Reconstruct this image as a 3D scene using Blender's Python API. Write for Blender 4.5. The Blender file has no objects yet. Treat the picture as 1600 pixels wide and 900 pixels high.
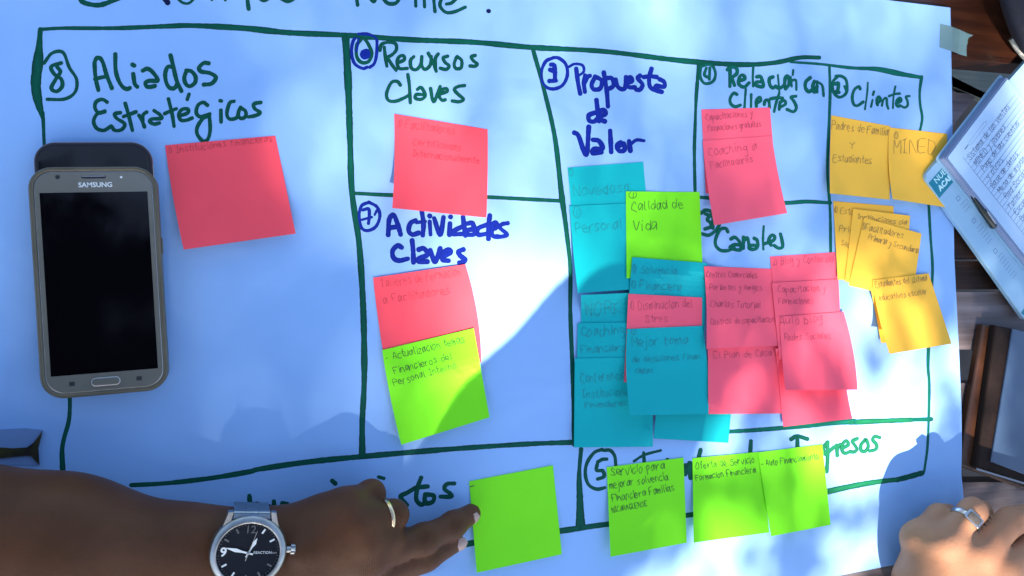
import bpy, bmesh, math, random
import numpy as np
from mathutils import Vector, Matrix
random.seed(7); rng = np.random.default_rng(7)
sc = bpy.context.scene
COL = sc.collection

# ------------------------------------------------------------------ camera
TH = math.radians(18.0); CH = 0.601; FPX = 1230.0
cam_d = bpy.data.cameras.new('camera'); cam = bpy.data.objects.new('camera', cam_d); COL.objects.link(cam)
cam.location = (0, 0, CH); cam.rotation_euler = (0, -TH, 0)
cam_d.sensor_width = 36.0; cam_d.lens = FPX/1600*36.0; cam_d.clip_start = 0.01; cam_d.clip_end = 200
sc.camera = cam
sc.render.resolution_x = 1024; sc.render.resolution_y = 576

# ------------------------------------------------------------------ light
SUN_EL = math.radians(46); SUN_AZ = math.atan2(-0.07, -1.0)          # azimuth measured from +Y towards +X
SD = np.array([math.sin(SUN_AZ)*math.cos(SUN_EL), math.cos(SUN_AZ)*math.cos(SUN_EL), math.sin(SUN_EL)])
world = bpy.data.worlds.new('World'); sc.world = world; world.use_nodes = True
wn = world.node_tree; bg = wn.nodes['Background']
sky = wn.nodes.new('ShaderNodeTexSky'); sky.sky_type = 'NISHITA'; sky.sun_disc = False
sky.sun_elevation = SUN_EL; sky.sun_rotation = SUN_AZ; sky.air_density = 1.0; sky.dust_density = 2.0; sky.ozone_density = 1.0
wn.links.new(sky.outputs[0], bg.inputs[0]); bg.inputs[1].default_value = 0.10
sl = bpy.data.lights.new('sun', 'SUN'); so = bpy.data.objects.new('sun', sl); COL.objects.link(so)
sl.energy = 5.0; sl.angle = math.radians(0.5); sl.color = (1.0, 0.83, 0.70)
so.rotation_euler = Vector(SD).to_track_quat('Z', 'Y').to_euler()
sc.view_settings.view_transform = 'Standard'; sc.view_settings.look = 'None'
sc.view_settings.exposure = 1.84; sc.view_settings.gamma = 1.0

# ------------------------------------------------------------------ mapping helpers (photo pixel -> place on the table)
def P(px, py, z=0.0):
    a = (px-800.0)/FPX; b = (450.0-py)/FPX
    dx = math.sin(TH)+math.cos(TH)*a; dz = -math.cos(TH)+math.sin(TH)*a
    t = (CH-z)/(-dz)
    return (dx*t, b*t, z)
def zp(x, y):            # gentle waves of the paper
    z = 0.0032 + 0.0009*math.sin(9*x+5*y+0.6) + 0.0007*math.sin(17*y-6*x+1.0) + 0.0004*math.sin(31*x+9*y)
    q = P(1500, 760)
    d = math.hypot(x-q[0], (y-q[1])*0.7)
    z += 0.006*math.exp(-(d/0.05)**2)
    return z
def PP(px, py, dz=0.0):  # on the poster
    p = P(px, py, 0.003)
    for _ in range(2): p = P(px, py, zp(p[0], p[1])+dz)
    return p

# ------------------------------------------------------------------ object helpers
def tag(o, label=None, cat=None, group=None, kind=None):
    if label: o['label'] = label
    if cat: o['category'] = cat
    if group: o['group'] = group
    if kind: o['kind'] = kind
    return o
def empty(name, loc=(0,0,0)):
    o = bpy.data.objects.new(name, None); COL.objects.link(o); o.location = loc; o.empty_display_size = 0.01
    return o
def mesh_obj(name, verts, faces, mat, parent=None, smooth=False, uv=None, at=None):
    me = bpy.data.meshes.new(name)
    if parent is not None and at is None: at = tuple(parent.location)
    if at is None: at = (0,0,0)
    if isinstance(parent, bpy.types.Object) and parent.parent is not None:
        at = tuple(np.array(parent.location)+np.array(parent.parent.location))
    vs = [(v[0]-at[0], v[1]-at[1], v[2]-at[2]) for v in verts]
    me.from_pydata(vs, [], [tuple(int(i) for i in f) for f in faces])
    if uv is not None:
        l = me.uv_layers.new(name='UVMap')
        idx = np.zeros(len(me.loops), dtype=np.int32); me.loops.foreach_get('vertex_index', idx)
        l.data.foreach_set('uv', np.array(uv, dtype=np.float32)[idx].ravel())
    if smooth: me.polygons.foreach_set('use_smooth', [True]*len(me.polygons))
    me.materials.append(mat); me.update()
    o = bpy.data.objects.new(name, me); COL.objects.link(o)
    if parent is not None: o.parent = parent
    else: o.location = at
    return o
def centre(vs):
    a = np.array(vs); c = a.mean(0); c[2] = a[:,2].min(); return tuple(c)
def mat(name, col, rough=0.6, metal=0.0, noise=0.0, nscale=60, bump=0.0, bscale=200, spec=0.5, coat=0.0, stretch=None, col2=None, sss=0.0):
    m = bpy.data.materials.new(name); m.use_nodes = True
    nt = m.node_tree; b = nt.nodes['Principled BSDF']
    b.inputs['Base Color'].default_value = (*col, 1); b.inputs['Roughness'].default_value = rough
    b.inputs['Metallic'].default_value = metal; b.inputs['Specular IOR Level'].default_value = spec
    b.inputs['Coat Weight'].default_value = coat
    if sss:
        b.inputs['Subsurface Weight'].default_value = sss; b.inputs['Subsurface Radius'].default_value = (0.006,0.003,0.0015); b.inputs['Subsurface Scale'].default_value = 1.0
    tc = nt.nodes.new('ShaderNodeTexCoord'); src = tc.outputs['Object']
    if stretch:
        mp = nt.nodes.new('ShaderNodeMapping'); mp.inputs['Scale'].default_value = stretch
        nt.links.new(src, mp.inputs[0]); src = mp.outputs[0]
    if noise > 0:
        n = nt.nodes.new('ShaderNodeTexNoise'); n.inputs['Scale'].default_value = nscale; n.inputs['Detail'].default_value = 5
        nt.links.new(src, n.inputs['Vector'])
        r = nt.nodes.new('ShaderNodeMapRange'); r.inputs['From Min'].default_value = 0.3; r.inputs['From Max'].default_value = 0.7
        nt.links.new(n.outputs[0], r.inputs[0])
        mx = nt.nodes.new('ShaderNodeMix'); mx.data_type = 'RGBA'
        c2 = col2 if col2 else tuple(c*(1-noise) for c in col)
        mx.inputs['A'].default_value = (*col, 1); mx.inputs['B'].default_value = (*c2, 1)
        nt.links.new(r.outputs[0], mx.inputs['Factor']); nt.links.new(mx.outputs['Result'], b.inputs['Base Color'])
    if bump > 0:
        n2 = nt.nodes.new('ShaderNodeTexNoise'); n2.inputs['Scale'].default_value = bscale; n2.inputs['Detail'].default_value = 6
        nt.links.new(src, n2.inputs['Vector'])
        bp = nt.nodes.new('ShaderNodeBump'); bp.inputs['Strength'].default_value = bump; bp.inputs['Distance'].default_value = 0.001
        nt.links.new(n2.outputs[0], bp.inputs['Height']); nt.links.new(bp.outputs[0], b.inputs['Normal'])
    return m

PAPER = (0.26, 0.49, 0.88)
M = {}
M['paper'] = mat('poster paper', PAPER, 0.55, noise=0.05, nscale=14, bump=0.05, bscale=500, spec=0.35)
def ripple(m, scale, dist):
    nt = m.node_tree; b = nt.nodes['Principled BSDF']; old = b.inputs['Normal'].links[0].from_node
    tc = nt.nodes.new('ShaderNodeTexCoord'); n = nt.nodes.new('ShaderNodeTexNoise'); n.inputs['Scale'].default_value = scale; n.inputs['Detail'].default_value = 3; n.inputs['Distortion'].default_value = 0.8
    bp = nt.nodes.new('ShaderNodeBump'); bp.inputs['Strength'].default_value = 1.0; bp.inputs['Distance'].default_value = dist
    nt.links.new(tc.outputs['Object'], n.inputs['Vector']); nt.links.new(n.outputs[0], bp.inputs['Height']); nt.links.new(bp.outputs[0], old.inputs['Normal'])
ripple(M['paper'], 7, 0.006)
M['pink'] = mat('pink note paper', (0.95, 0.085, 0.12), 0.7, noise=0.06, nscale=30, bump=0.04, bscale=500, spec=0.25)
M['magenta'] = mat('magenta pink note paper', (0.95, 0.115, 0.185), 0.7, noise=0.06, nscale=30, bump=0.04, bscale=500, spec=0.25)
M['teal'] = mat('teal note paper', (0.001, 0.42, 0.45), 0.7, noise=0.06, nscale=30, bump=0.04, bscale=500, spec=0.2)
M['green'] = mat('green note paper', (0.21, 0.86, 0.018), 0.7, noise=0.05, nscale=30, bump=0.04, bscale=500, spec=0.2)
M['yellow'] = mat('yellow note paper', (0.95, 0.53, 0.055), 0.7, noise=0.06, nscale=30, bump=0.04, bscale=500, spec=0.25)
def ink_mat(name, col, edge, streak=0.4):
    m = bpy.data.materials.new(name); m.use_nodes = True; nt = m.node_tree; b = nt.nodes['Principled BSDF']
    uvn = nt.nodes.new('ShaderNodeUVMap'); uvn.uv_map = 'UVMap'
    sp = nt.nodes.new('ShaderNodeSeparateXYZ'); nt.links.new(uvn.outputs[0], sp.inputs[0])
    ab = nt.nodes.new('ShaderNodeMath'); ab.operation = 'ABSOLUTE'; nt.links.new(sp.outputs[1], ab.inputs[0])
    pw = nt.nodes.new('ShaderNodeMath'); pw.operation = 'POWER'; pw.inputs[1].default_value = 3.0; nt.links.new(ab.outputs[0], pw.inputs[0])
    mp = nt.nodes.new('ShaderNodeMapping'); mp.inputs['Scale'].default_value = (60, 2.2, 1); nt.links.new(uvn.outputs[0], mp.inputs[0])
    n = nt.nodes.new('ShaderNodeTexNoise'); n.inputs['Scale'].default_value = 1.0; n.inputs['Detail'].default_value = 4; nt.links.new(mp.outputs[0], n.inputs['Vector'])
    r = nt.nodes.new('ShaderNodeMapRange'); r.inputs['From Min'].default_value = 0.35; r.inputs['From Max'].default_value = 0.7
    r.inputs['To Max'].default_value = streak; nt.links.new(n.outputs[0], r.inputs[0])
    ad = nt.nodes.new('ShaderNodeMath'); ad.operation = 'ADD'; ad.use_clamp = True
    nt.links.new(pw.outputs[0], ad.inputs[0]); nt.links.new(r.outputs[0], ad.inputs[1])
    mx = nt.nodes.new('ShaderNodeMix'); mx.data_type = 'RGBA'; mx.inputs['A'].default_value = (*col, 1); mx.inputs['B'].default_value = (*edge, 1)
    nt.links.new(ad.outputs[0], mx.inputs['Factor']); nt.links.new(mx.outputs['Result'], b.inputs['Base Color'])
    b.inputs['Roughness'].default_value = 0.6; b.inputs['Specular IOR Level'].default_value = 0.12
    return m
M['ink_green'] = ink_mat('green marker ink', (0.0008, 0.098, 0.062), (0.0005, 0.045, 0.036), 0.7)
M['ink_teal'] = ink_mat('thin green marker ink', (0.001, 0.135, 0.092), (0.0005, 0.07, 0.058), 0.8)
M['ink_sunlit'] = ink_mat('sunlit green marker ink', (0.010, 0.19, 0.085), (0.001, 0.06, 0.032), 0.6)  # lighter copy of the green ink, sunlight put into its colour
M['ink_blue'] = ink_mat('blue marker ink', (0.004, 0.022, 0.30), (0.003, 0.010, 0.16), 0.5)
M['ink_navy'] = ink_mat('navy marker ink', (0.004, 0.012, 0.075), (0.002, 0.006, 0.035), 0.5)
PEN = {}
for k, c in dict(pink=(0.58,0.045,0.08), magenta=(0.60,0.065,0.13), teal=(0.001,0.28,0.33), green=(0.02,0.11,0.02), yellow=(0.40,0.23,0.05), pencil=(0.05,0.10,0.22)).items():
    PEN[k] = mat('pen ink on '+k, c, 0.6, noise=0.35, nscale=120)

# ------------------------------------------------------------------ strokes
def smooth_line(pts, step):
    pts = [np.array(p, float) for p in pts]
    if len(pts) == 1: pts = [pts[0]-np.array([0.6,0]), pts[0]+np.array([0.6,0])]
    if len(pts) == 2:
        n = max(2, int(np.linalg.norm(pts[1]-pts[0])/step)+1)
        return [pts[0]*(1-t)+pts[1]*t for t in np.linspace(0,1,n)]
    ext = [2*pts[0]-pts[1]]+pts+[2*pts[-1]-pts[-2]]
    out = []
    for i in range(1, len(ext)-2):
        p0,p1,p2,p3 = ext[i-1],ext[i],ext[i+1],ext[i+2]
        n = max(2, int(np.linalg.norm(p2-p1)/step)+1)
        for t in np.linspace(0,1,n,endpoint=False):
            out.append(0.5*((2*p1)+(-p0+p2)*t+(2*p0-5*p1+4*p2-p3)*t*t+(-p0+3*p1-3*p2+p3)*t**3))
    out.append(pts[-1]); return out
class Ink:
    """collects marker strokes given in photo pixels, laid on a surface"""
    def __init__(s, place, hgt=0.00010, wob=0.10, e0=0.00003, fat=1.0): s.e0=e0; s.fat=fat; s.v=[]; s.f=[]; s.uv=[]; s.place=place; s.h=hgt; s.k=0; s.wob=wob
    def stroke(s, pts, w, step=1.6, raw=False):
        L = pts if raw else smooth_line(pts, step)
        n = len(L)
        if n < 2: return
        w = [q*s.fat for q in w] if isinstance(w,(list,tuple)) else w*s.fat
        ws = np.interp(np.linspace(0,1,n), np.linspace(0,1,len(w)), w) if isinstance(w,(list,tuple)) else np.full(n, float(w))
        ph = random.random()*6.28
        ws = ws*(1+s.wob*np.sin(np.arange(n)*0.33+ph)*0.6+s.wob*rng.normal(0,0.35,n))
        A = np.array(L); T = np.gradient(A, axis=0)
        T /= (np.linalg.norm(T, axis=1)[:,None]+1e-9); N = np.stack([-T[:,1], T[:,0]],1)
        # rounded ends
        r0, r1 = ws[0]/2, ws[-1]/2
        caps0 = [(A[0]-T[0]*r0*math.sin(a), ws[0]*math.cos(a), N[0]) for a in (1.25,0.8,0.4)]
        caps1 = [(A[-1]+T[-1]*r1*math.sin(a), ws[-1]*math.cos(a), N[-1]) for a in (0.4,0.8,1.25)]
        rows = caps0+[(A[i], ws[i], N[i]) for i in range(n)]+caps1
        base = len(s.v); s.k += 1; e = s.e0+(s.k%9)*0.000012
        d = 0.0
        for i,(c,wd,nn) in enumerate(rows):
            if i: d += np.linalg.norm(c-rows[i-1][0])
            for q,hh in ((-0.5,0.0),(-0.28,0.8),(0.28,0.8),(0.5,0.0)):
                p = s.place(c[0]+nn[0]*wd*q, c[1]+nn[1]*wd*q, e+s.h*hh)
                s.v.append(p); s.uv.append((d*0.0006+s.k*0.37, q*2))
        for i in range(len(rows)-1):
            for j in range(3):
                a = base+i*4+j; s.f.append((a, a+4, a+5, a+1))
    def zoomed(s, ox, oy, sc_, strokes, w=None, step=1.6):
        for st in strokes:
            if isinstance(st[0], (int,float)): ww, pts = st[0]/sc_, st[1:]
            else: ww, pts = w, st
            s.stroke([(ox+p[0]/sc_, oy+p[1]/sc_) for p in pts], ww, step)
    def build(s, name, m, parent): return mesh_obj(name, s.v, s.f, m, parent, uv=s.uv)

GL = {'a':"57 27 05 13 34 57 53",'b':"09 03;06 27 46 54 33 03",'c':"57 27 05 13 33 54",'d':"59 53;56 27 05 14 33 55",'e':"05 55 46 27 06 04 23 53",
'f':"49 29 17 13;07 37",'g':"57 27 05 24 44 57 51 30 10",'h':"09 03;05 27 46 53",'i':"17 13;19 18",'j':"27 21 00;29 28",'k':"09 03;47 05 43",'l':"19 14 23",
'm':"07 03;05 27 33;35 57 63",'n':"07 03;05 27 46 53",'o':"27 05 13 33 55 47 27",'p':"07 00;06 37 55 34 04",'q':"57 27 05 24 55;57 50",'r':"07 03;05 27 47",
's':"57 27 16 35 54 33 03",'t':"29 24 43;07 47",'u':"07 04 23 44 57;57 53",'v':"07 23 57",'w':"07 13 26 43 57",'x':"07 53;57 03",'y':"07 25;57 20 00",'z':"07 57 03 53",
'A':"03 39 63;15 55",'B':"03 09 48 46 06;46 54 33 03",'C':"68 39 05 14 33 63",'D':"09 03 43 65 67 39 09",'E':"69 09 03 63;06 46",'F':"69 09 03;06 46",'G':"68 39 05 14 33 63 65 45",
'I':"29 23;09 49;03 43",'K':"09 03;69 06 63",'M':"03 09 35 69 63",'N':"03 09 63 69",'O':"39 06 13 43 66 59 39",'P':"03 09 49 67 46 06",'R':"03 09 49 67 46 06;36 63",
'S':"68 39 17 46 64 33 04",'T':"09 69;39 33",'U':"09 04 33 64 69",'V':"09 33 69",'W':"09 13 37 53 69",'Y':"09 36 69;36 33",'1':"27 39 33",'2':"18 39 57 03 53",'3':"09 49 26 54 33 03",
')':"09 26 03",'-':"05 45",'.':"13 14",'@':"29 06 14 43 66 59 29;38 34",',':"13 02"}
def glyph_strokes(text):
    x = 0; out = []
    for ch in text:
        if ch == ' ': x += 5; continue
        g = GL.get(ch, GL['o']); mxx = 0
        for st in g.split(';'):
            pts = [(int(p[0]), (int(p[1])-3)/6.0) for p in st.split()]
            mxx = max(mxx, max(p[0] for p in pts))
            jx, jy = random.uniform(-.5,.5), random.uniform(-.07,.07)
            out.append([(x+p[0]+jx+random.uniform(-.45,.45), p[1]+jy+random.uniform(-.06,.06)) for p in pts])
        x += mxx+random.uniform(1.6,2.8)
    return out, x
def write(ink, text, x0, y0, x1, y1, h, w=1.1):
    S, tot = glyph_strokes(text); d = np.array([x1-x0, y1-y0], float); L = np.linalg.norm(d); u = d/L; n = np.array([u[1], -u[0]])
    for st in S:
        ink.stroke([np.array([x0,y0])+u*(p[0]/tot*L)+n*(p[1]*h+0.06*h*(math.sin(p[0]*.7))) for p in st], w*random.uniform(.8,1.15), step=1.3)

# ------------------------------------------------------------------ poster
poster = empty('poster', P(700, 400, 0.0))
tag(poster, 'large light blue paper sheet with hand drawn green grid and marker headings', 'poster')
RE = [(12,1485),(150,1487.5),(300,1489.5),(400,1491),(480,1495),(560,1499),(640,1502.5),(700,1503),(740,1502),(780,1506),(860,1502)]
def poster_px(s, t):
    tl = (-190, -189); bl = (-190, 1195)
    yr = 12+t*(862-12); xr = np.interp(yr, [a for a,_ in RE], [b for _,b in RE])
    yl = tl[1]+t*(bl[1]-tl[1])
    return (-190+(xr+190)*s, yl+(yr-yl)*s)
NX, NY = 240, 170
V = []; F = []
for j in range(NY+1):
    for i in range(NX+1):
        V.append(PP(*poster_px(i/NX, j/NY)))
nt_ = len(V)
V += [(x,y,z-0.00025) for x,y,z in V]
for j in range(NY):
    for i in range(NX):
        a = j*(NX+1)+i; F.append((a, a+NX+1, a+NX+2, a+1)); F.append((a+nt_, a+1+nt_, a+NX+2+nt_, a+NX+1+nt_))
for i in range(NX):
    a = i; F.append((a, a+1, a+1+nt_, a+nt_)); a = NY*(NX+1)+i; F.append((a+1, a, a+nt_, a+1+nt_))
for j in range(NY):
    a = j*(NX+1)+NX; b = a+NX+1; F.append((a, b, b+nt_, a+nt_)); a = j*(NX+1); b = a+NX+1; F.append((b, a, a+nt_, b+nt_))
mesh_obj('sheet', V, F, M['paper'], poster, smooth=False)

def gline(pts, w, m='ink_green'):
    k = Ink(PP, fat=1.1); k.stroke(pts, w, 4.0); k.build('grid_line', M[m], poster)
gline([(62,46),(100,44),(180,44),(260,41),(300,40),(380,44),(450,51),(540,55),(640,62),(740,66),(830,74),(940,80),(1040,92),(1090,97),(1160,101),(1210,98),(1250,90),(1280,90)], [5,6,7,9,8,8,8,8,7,8,7,6])
gline([(1235,97),(1280,100),(1330,106),(1370,108),(1410,116),(1440,121)], [3,4,4,5,7,8,5],'ink_teal')
gline([(63,46),(60,90),(56,130),(60,160),(67,184)], [7,10,16,16,12,6])
gline([(67,176),(68,200),(69,226)], 5)
gline([(109,615),(109,640),(107,660),(100,685),(97,705),(98,735)], [6.5,6,6,7,8])
gline([(540,58),(544,130),(547,220),(550,300),(561,380),(567,470),(569,540),(569,600),(566,660),(566,708)], [11,11,9,9,9,9,9,9,8,9])
gline([(833,78),(850,140),(867,215),(877,300),(885,360),(891,420),(891,480),(893,540),(896,610),(897,695)], [6,6,7,8,6,6,6,7,6])
gline([(554,302),(616,305),(700,306),(762,308),(820,311),(878,314)], 5.5)
gline([(205,758),(260,755),(330,747),(390,737),(405,733),(480,722),(570,713),(700,702),(820,694),(900,691)], [6,7,8,8,8,7,7])
gline([(1130,675),(1180,672),(1230,668),(1290,662),(1330,659),(1335,659)], [6,6,7,7,8],'ink_teal')
gline([(1328,660),(1360,658.5),(1400,657),(1425,656)], [7,8,7,6],'ink_sunlit')
gline([(1420,656),(1455,655)], [5,6],'ink_teal')
gline([(908,702),(905,740),(906,780),(907,820)], [6,6,8,11,14],'ink_green')
gline([(715,853),(760,845),(880,829),(950,819),(1075,805),(1180,789),(1292,769)], [8,8,8,7,7],'ink_green')
gline([(1285,770),(1330,760),(1370,753),(1405,749)], [8,9,7,7],'ink_sunlit')
gline([(1402,749.5),(1420,745),(1441,739)], [7,8,8],'ink_green')
gline([(1092,100),(1088,150),(1086,200),(1085,240),(1086,300)], [6,4.5,5,4.5],'ink_green')
gline([(1090,308),(1130,311),(1180,315),(1228,317),(1260,315),(1298,317)], [5,5,6,5],'ink_teal')
gline([(1296,104),(1297,150),(1294,220),(1293,270),(1297,330),(1298,400)], 4.2,'ink_teal')
gline([(1440,120),(1437,145),(1438,165),(1441,185),(1437,206)], [5,3.5,4],'ink_teal')
gline([(1451,318),(1454,370),(1457,415),(1456,450),(1452,520),(1450,570),(1452,600),(1451,655),(1449,700),(1444,737)], [4,4,5,4,3.5],'ink_teal')

def heading(label, groups, m='ink_green', split=False):
    if split:
        for (ox,oy,s,w,strokes) in groups:
            for st in strokes:
                k = Ink(PP, fat=1.1); k.zoomed(ox, oy, s, [st], w); o = k.build('letter_stroke', M[m], poster)
        return
    k = Ink(PP, fat=1.1)
    for (ox,oy,s,w,strokes) in groups: k.zoomed(ox, oy, s, strokes, w)
    o = k.build('heading', M[m], poster); o['label'] = label
    return o
heading('green marker heading reading Aliados Estratégicos with a circled 8', [
 (130,70,7.2727,6.0,[[(128,205),(140,370),(172,515)],[(128,205),(150,155),(190,152),(225,205),(265,340),(325,492)],[(135,390),(200,372),(270,360)],
  [(365,108),(368,280),(400,400),(450,480),(500,503),(530,490)],[(568,332),(585,440),(615,478)],[(560,225),(580,236)],
  [(675,295),(730,272),(790,312),(848,405),(760,408),(707,430),(722,474),(770,478),(815,467)],
  [(992,120),(1020,230),(1060,400),(1115,525)],[(1010,252),(960,252),(932,330),(945,430),(985,490),(1040,490),(1070,440)],
  [(1175,290),(1148,380),(1170,450),(1215,470),(1270,430),(1275,360),(1230,302),(1170,292)],
  [(1425,210),(1370,207),(1317,260),(1340,303),(1440,322),(1508,370),(1460,440),(1370,453)]]),
 (130,140,5.333,5.4,[[(200,105),(160,82),(110,100),(97,150),(130,195),(180,180)],[(180,185),(120,200),(87,260),(110,320),(170,340),(232,305)],
  [(310,192),(262,203),(280,240),(345,285),(322,332),(265,340),(235,305)],[(350,115),(375,200),(410,340)],[(335,225),(390,205),(440,185)],
  [(465,215),(490,260),(510,310)],[(495,262),(500,210),(530,187)],[(590,175),(640,210),(652,240),(575,245),(552,265),(590,287),(635,278)],
  [(710,78),(740,200),(757,305)],[(680,200),(725,180),(775,160)],[(800,220),(868,195),(872,163),(825,165),(797,205),(812,253),(860,255),(908,237)],[(882,38),(867,82)],
  [(1035,130),(1000,107),(957,130),(942,190),(970,225),(1020,215),(1055,203)],[(1050,205),(1058,330),(1040,410),(1000,430),(952,375),(950,315),(995,245),(1050,220)],
  [(1142,93),(1152,95)],[(1147,172),(1149,270)],[(1257,97),(1220,112),(1197,200),(1220,245),(1280,232),(1300,165)],[(1312,150),(1290,200),(1312,240),(1352,225),(1352,180),(1310,150)],
  [(1480,107),(1422,120),(1430,160),(1475,190),(1440,215),(1375,228)]]),
 (0,0,3.556,4.8,[[(245,350),(290,295),(350,292),(385,375),(425,440),(418,510),(360,550),(262,552)],[20,(340,350),(285,370),(300,410),(340,440),(345,480),(315,508),(285,490),(310,440),(335,400),(318,372)]])])
heading('cut off green marker writing along the top edge reading Nome', [
 (0,0,1,7,[[(124,-8),(128,2),(142,7),(160,7),(190,-5)],[4,(277,-3),(285,4),(295,5),(304,-3)],[4,(331,-3),(331,0)],[4,(352,-3),(352,0)],[6,(386,-4),(388.5,14)],
  [5,(404,-3),(412,1),(421,-3)],[6,(440,-2),(450,2),(461,-4)],[5,(557,-4),(558.8,8)],[5,(577,-4),(584,3),(588,-4)],[5.5,(597,-4),(606,5),(618,5),(626,-5)]]),
 (440,0,4.444,5,[[(930,-15),(932,42)],[(990,-15),(993,48)],[(1055,-15),(1065,80)],[(1145,28),(1180,20),(1215,-12)],[(1110,-12),(1100,40),(1140,85),(1200,82),(1275,50)]])], split=True)
heading('navy marker dot and blot by the top writing', [(0,0,1,6,[[(763,17.2),(764,17.4)],[8,(255,-5),(262,4)]])],'ink_navy', split=True)
heading('green marker heading reading Recursos Claves', [
 (540,40,6.427,5.0,[[(345,250),(360,190),(430,167),(500,182),(510,240),(470,290),(410,322)],[(388,218),(400,320),(415,408)],[(420,322),(470,400),(508,448)],
  [(530,372),(590,342),(580,302),(540,312),(517,362),(540,430),(620,430)],[(685,312),(652,350),(660,425),(710,442),(755,390),(765,312)],[(765,312),(765,400),(800,440),(850,395),(860,310)],
  [(830,278),(880,370),(910,458)],[(905,420),(902,330),(930,285)],[(1025,307),(980,325),(1000,370),(1040,405),(1010,440),(950,428)],
  [(1110,322),(1090,390),(1110,432),(1160,422),(1165,350),(1120,312)],[(1300,300),(1262,312),(1282,352),(1322,385),(1300,408),(1250,405)],
  [(550,598),(520,562),(460,572),(412,680),(430,750),(500,760),(580,730),(635,700)],[(625,492),(640,600),(650,775)],[(720,642),(760,622),(800,700),(760,740),(702,730),(712,692),(795,695)],
  [(853,632),(885,765),(950,612)],[(940,690),(1020,662),(1010,632),(960,652),(942,712),(970,750),(1000,745)],[(1195,602),(1130,612),(1092,642),(1130,690),(1185,740),(1140,765),(1072,757)]]),
 (540,40,6.427,5.2,[[(160,135),(112,200),(112,310),(160,370),(230,360),(262,280),(230,190),(190,130)]])])
heading('blue marker circle round the 6 beside Recursos', [
 (540,40,6.427,4.7,[[(250,95),(200,82),(140,90),(78,150),(60,270),(90,380),(170,430),(215,418)],[(130,85),(250,98),(308,130),(315,200),(308,310),(285,385),(242,418)],
   [36,(170,265),(215,250),(232,300),(185,320),(160,285),(205,282)],[22,(130,130),(120,200),(105,260)]])],'ink_blue')
heading('blue marker heading reading Propuesta de Valor with a circled 1', [
 (840,70,5.0,5.0,[[(120,102),(62,132),(28,220),(45,308),(110,345),(190,320),(232,240),(220,152),(165,104),(120,100)]]),
 (840,70,5.0,6.4,[[(105,155),(128,158),(136,210),(135,275)],[(98,195),(125,205)],[(92,283),(145,280)],
  [20,(245,172),(290,150),(350,160),(360,210),(310,248)],[(302,187),(315,290),(333,382)],[(372,240),(362,300),(370,368)],[(370,290),(390,252),(410,242)],
  [(450,250),(422,310),(440,348),(490,340),(500,280),(460,252)],[(517,217),(540,360),(550,482)],[(530,262),(580,262),(592,320),(545,350)],
  [(610,272),(630,332),(680,342),(690,252)],[(702,300),(740,282),(722,252),(700,290),(712,330),(760,332)],[(800,242),(782,262),(820,310),(800,350),(770,350)],
  [(890,187),(872,260),(880,330),(930,358),(965,370)],[(830,252),(880,246),(930,252)],[(955,270),(988,290),(990,328),(925,320),(932,350),(972,368)]]),
 (840,70,5.0,7.0,[[(460,432),(470,520),(480,598)],[(450,530),(402,550),(402,590),(440,600),(475,572)],[(490,562),(530,540),(520,512),(490,520),(492,580),(525,598)],
  [(287,687),(320,712),(380,860),(400,642)],[(432,742),(480,752),(508,810),(442,812),(432,845),(500,840)],[(567,672),(575,838)],[(650,762),(620,790),(640,830),(680,820),(670,772),(640,790)],
  [(715,752),(725,828)],[24,(715,790),(770,745),(832,750)]])],'ink_blue')
heading('green marker heading reading Relación con Clientes with a circled 4', [
 (1080,80,7.273,4.4,[[(110,182),(100,280),(140,358),(200,366),(258,330),(275,250),(242,165),(190,150),(120,172)],[(172,192),(150,270),(200,300)],[(212,190),(206,320)]]),
 (1080,80,7.273,5.2,[[(412,210),(440,182),(510,190),(520,250),(462,300)],[(442,212),(440,400)],[(462,302),(492,388)],[(540,340),(610,312),(590,272),(552,290),(540,370),(600,408),(658,360)],
  [26,(705,182),(700,300),(705,398)],[(745,292),(790,292),(820,398),(742,390),(742,352),(810,350)],[(930,292),(890,312),(890,370),(920,418),(960,400)],
  [(960,400),(1000,420),(1055,385),(1070,302),(1100,285),(1112,370),(1072,428)],[22,(985,272),(992,350),(1000,430),(1000,480)],[24,(1130,292),(1142,400)],[26,(1140,335),(1190,332),(1195,438)],[22,(1160,215),(1154,270)],
  [(1352,302),(1302,350),(1300,420),(1340,460),(1390,422)],[(1400,342),(1382,400),(1400,468),(1430,400)],[26,(1430,342),(1432,468)],[28,(1440,352),(1490,392),(1505,508)]]),
 (1080,80,7.273,4.6,[[(520,492),(482,477),(442,540),(452,600),(500,630),(560,612)],[26,(620,432),(605,640)],[28,(682,492),(680,630)],[(742,592),(790,562),(780,522),(742,560),(740,625)],
  [(830,605),(842,562),(880,562),(890,640)],[30,(1000,482),(962,600),(942,688)],[34,(900,542),(970,530),(1040,532)],[(1000,642),(1070,602),(1060,562),(1012,582),(1000,662)],
  [(1190,512),(1132,522),(1168,570),(1195,640),(1162,688),(1090,662)]])],'ink_teal')
heading('green marker heading reading Clientes with a circled 2', [
 (1290,100,10.0,4.4,[[(160,190),(250,192),(320,250),(335,380),(310,470),(220,520),(142,470),(110,380),(120,270),(180,202)],[52,(150,312),(198,302),(192,400),(160,440),(208,442)],[30,(292,345),(312,400)],
  [(540,390),(520,352),(450,402),(417,520),(440,630),(500,650),(588,592)],[28,(660,292),(650,450),(615,708)],[34,(755,432),(740,482)],[30,(735,562),(710,668)],[(802,620),(858,562),(830,512),(800,560),(812,640)],
  [36,(880,650),(902,562),(950,532),(960,640),(980,698)],[30,(1090,352),(1062,500),(1052,688)],[36,(990,502),(1080,470),(1160,462)],[(1102,620),(1178,572),(1160,532),(1112,572),(1112,650),(1150,660)],
  [36,(1310,502),(1252,512),(1280,580),(1280,650),(1230,680),(1160,642)]])],'ink_teal')
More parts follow.
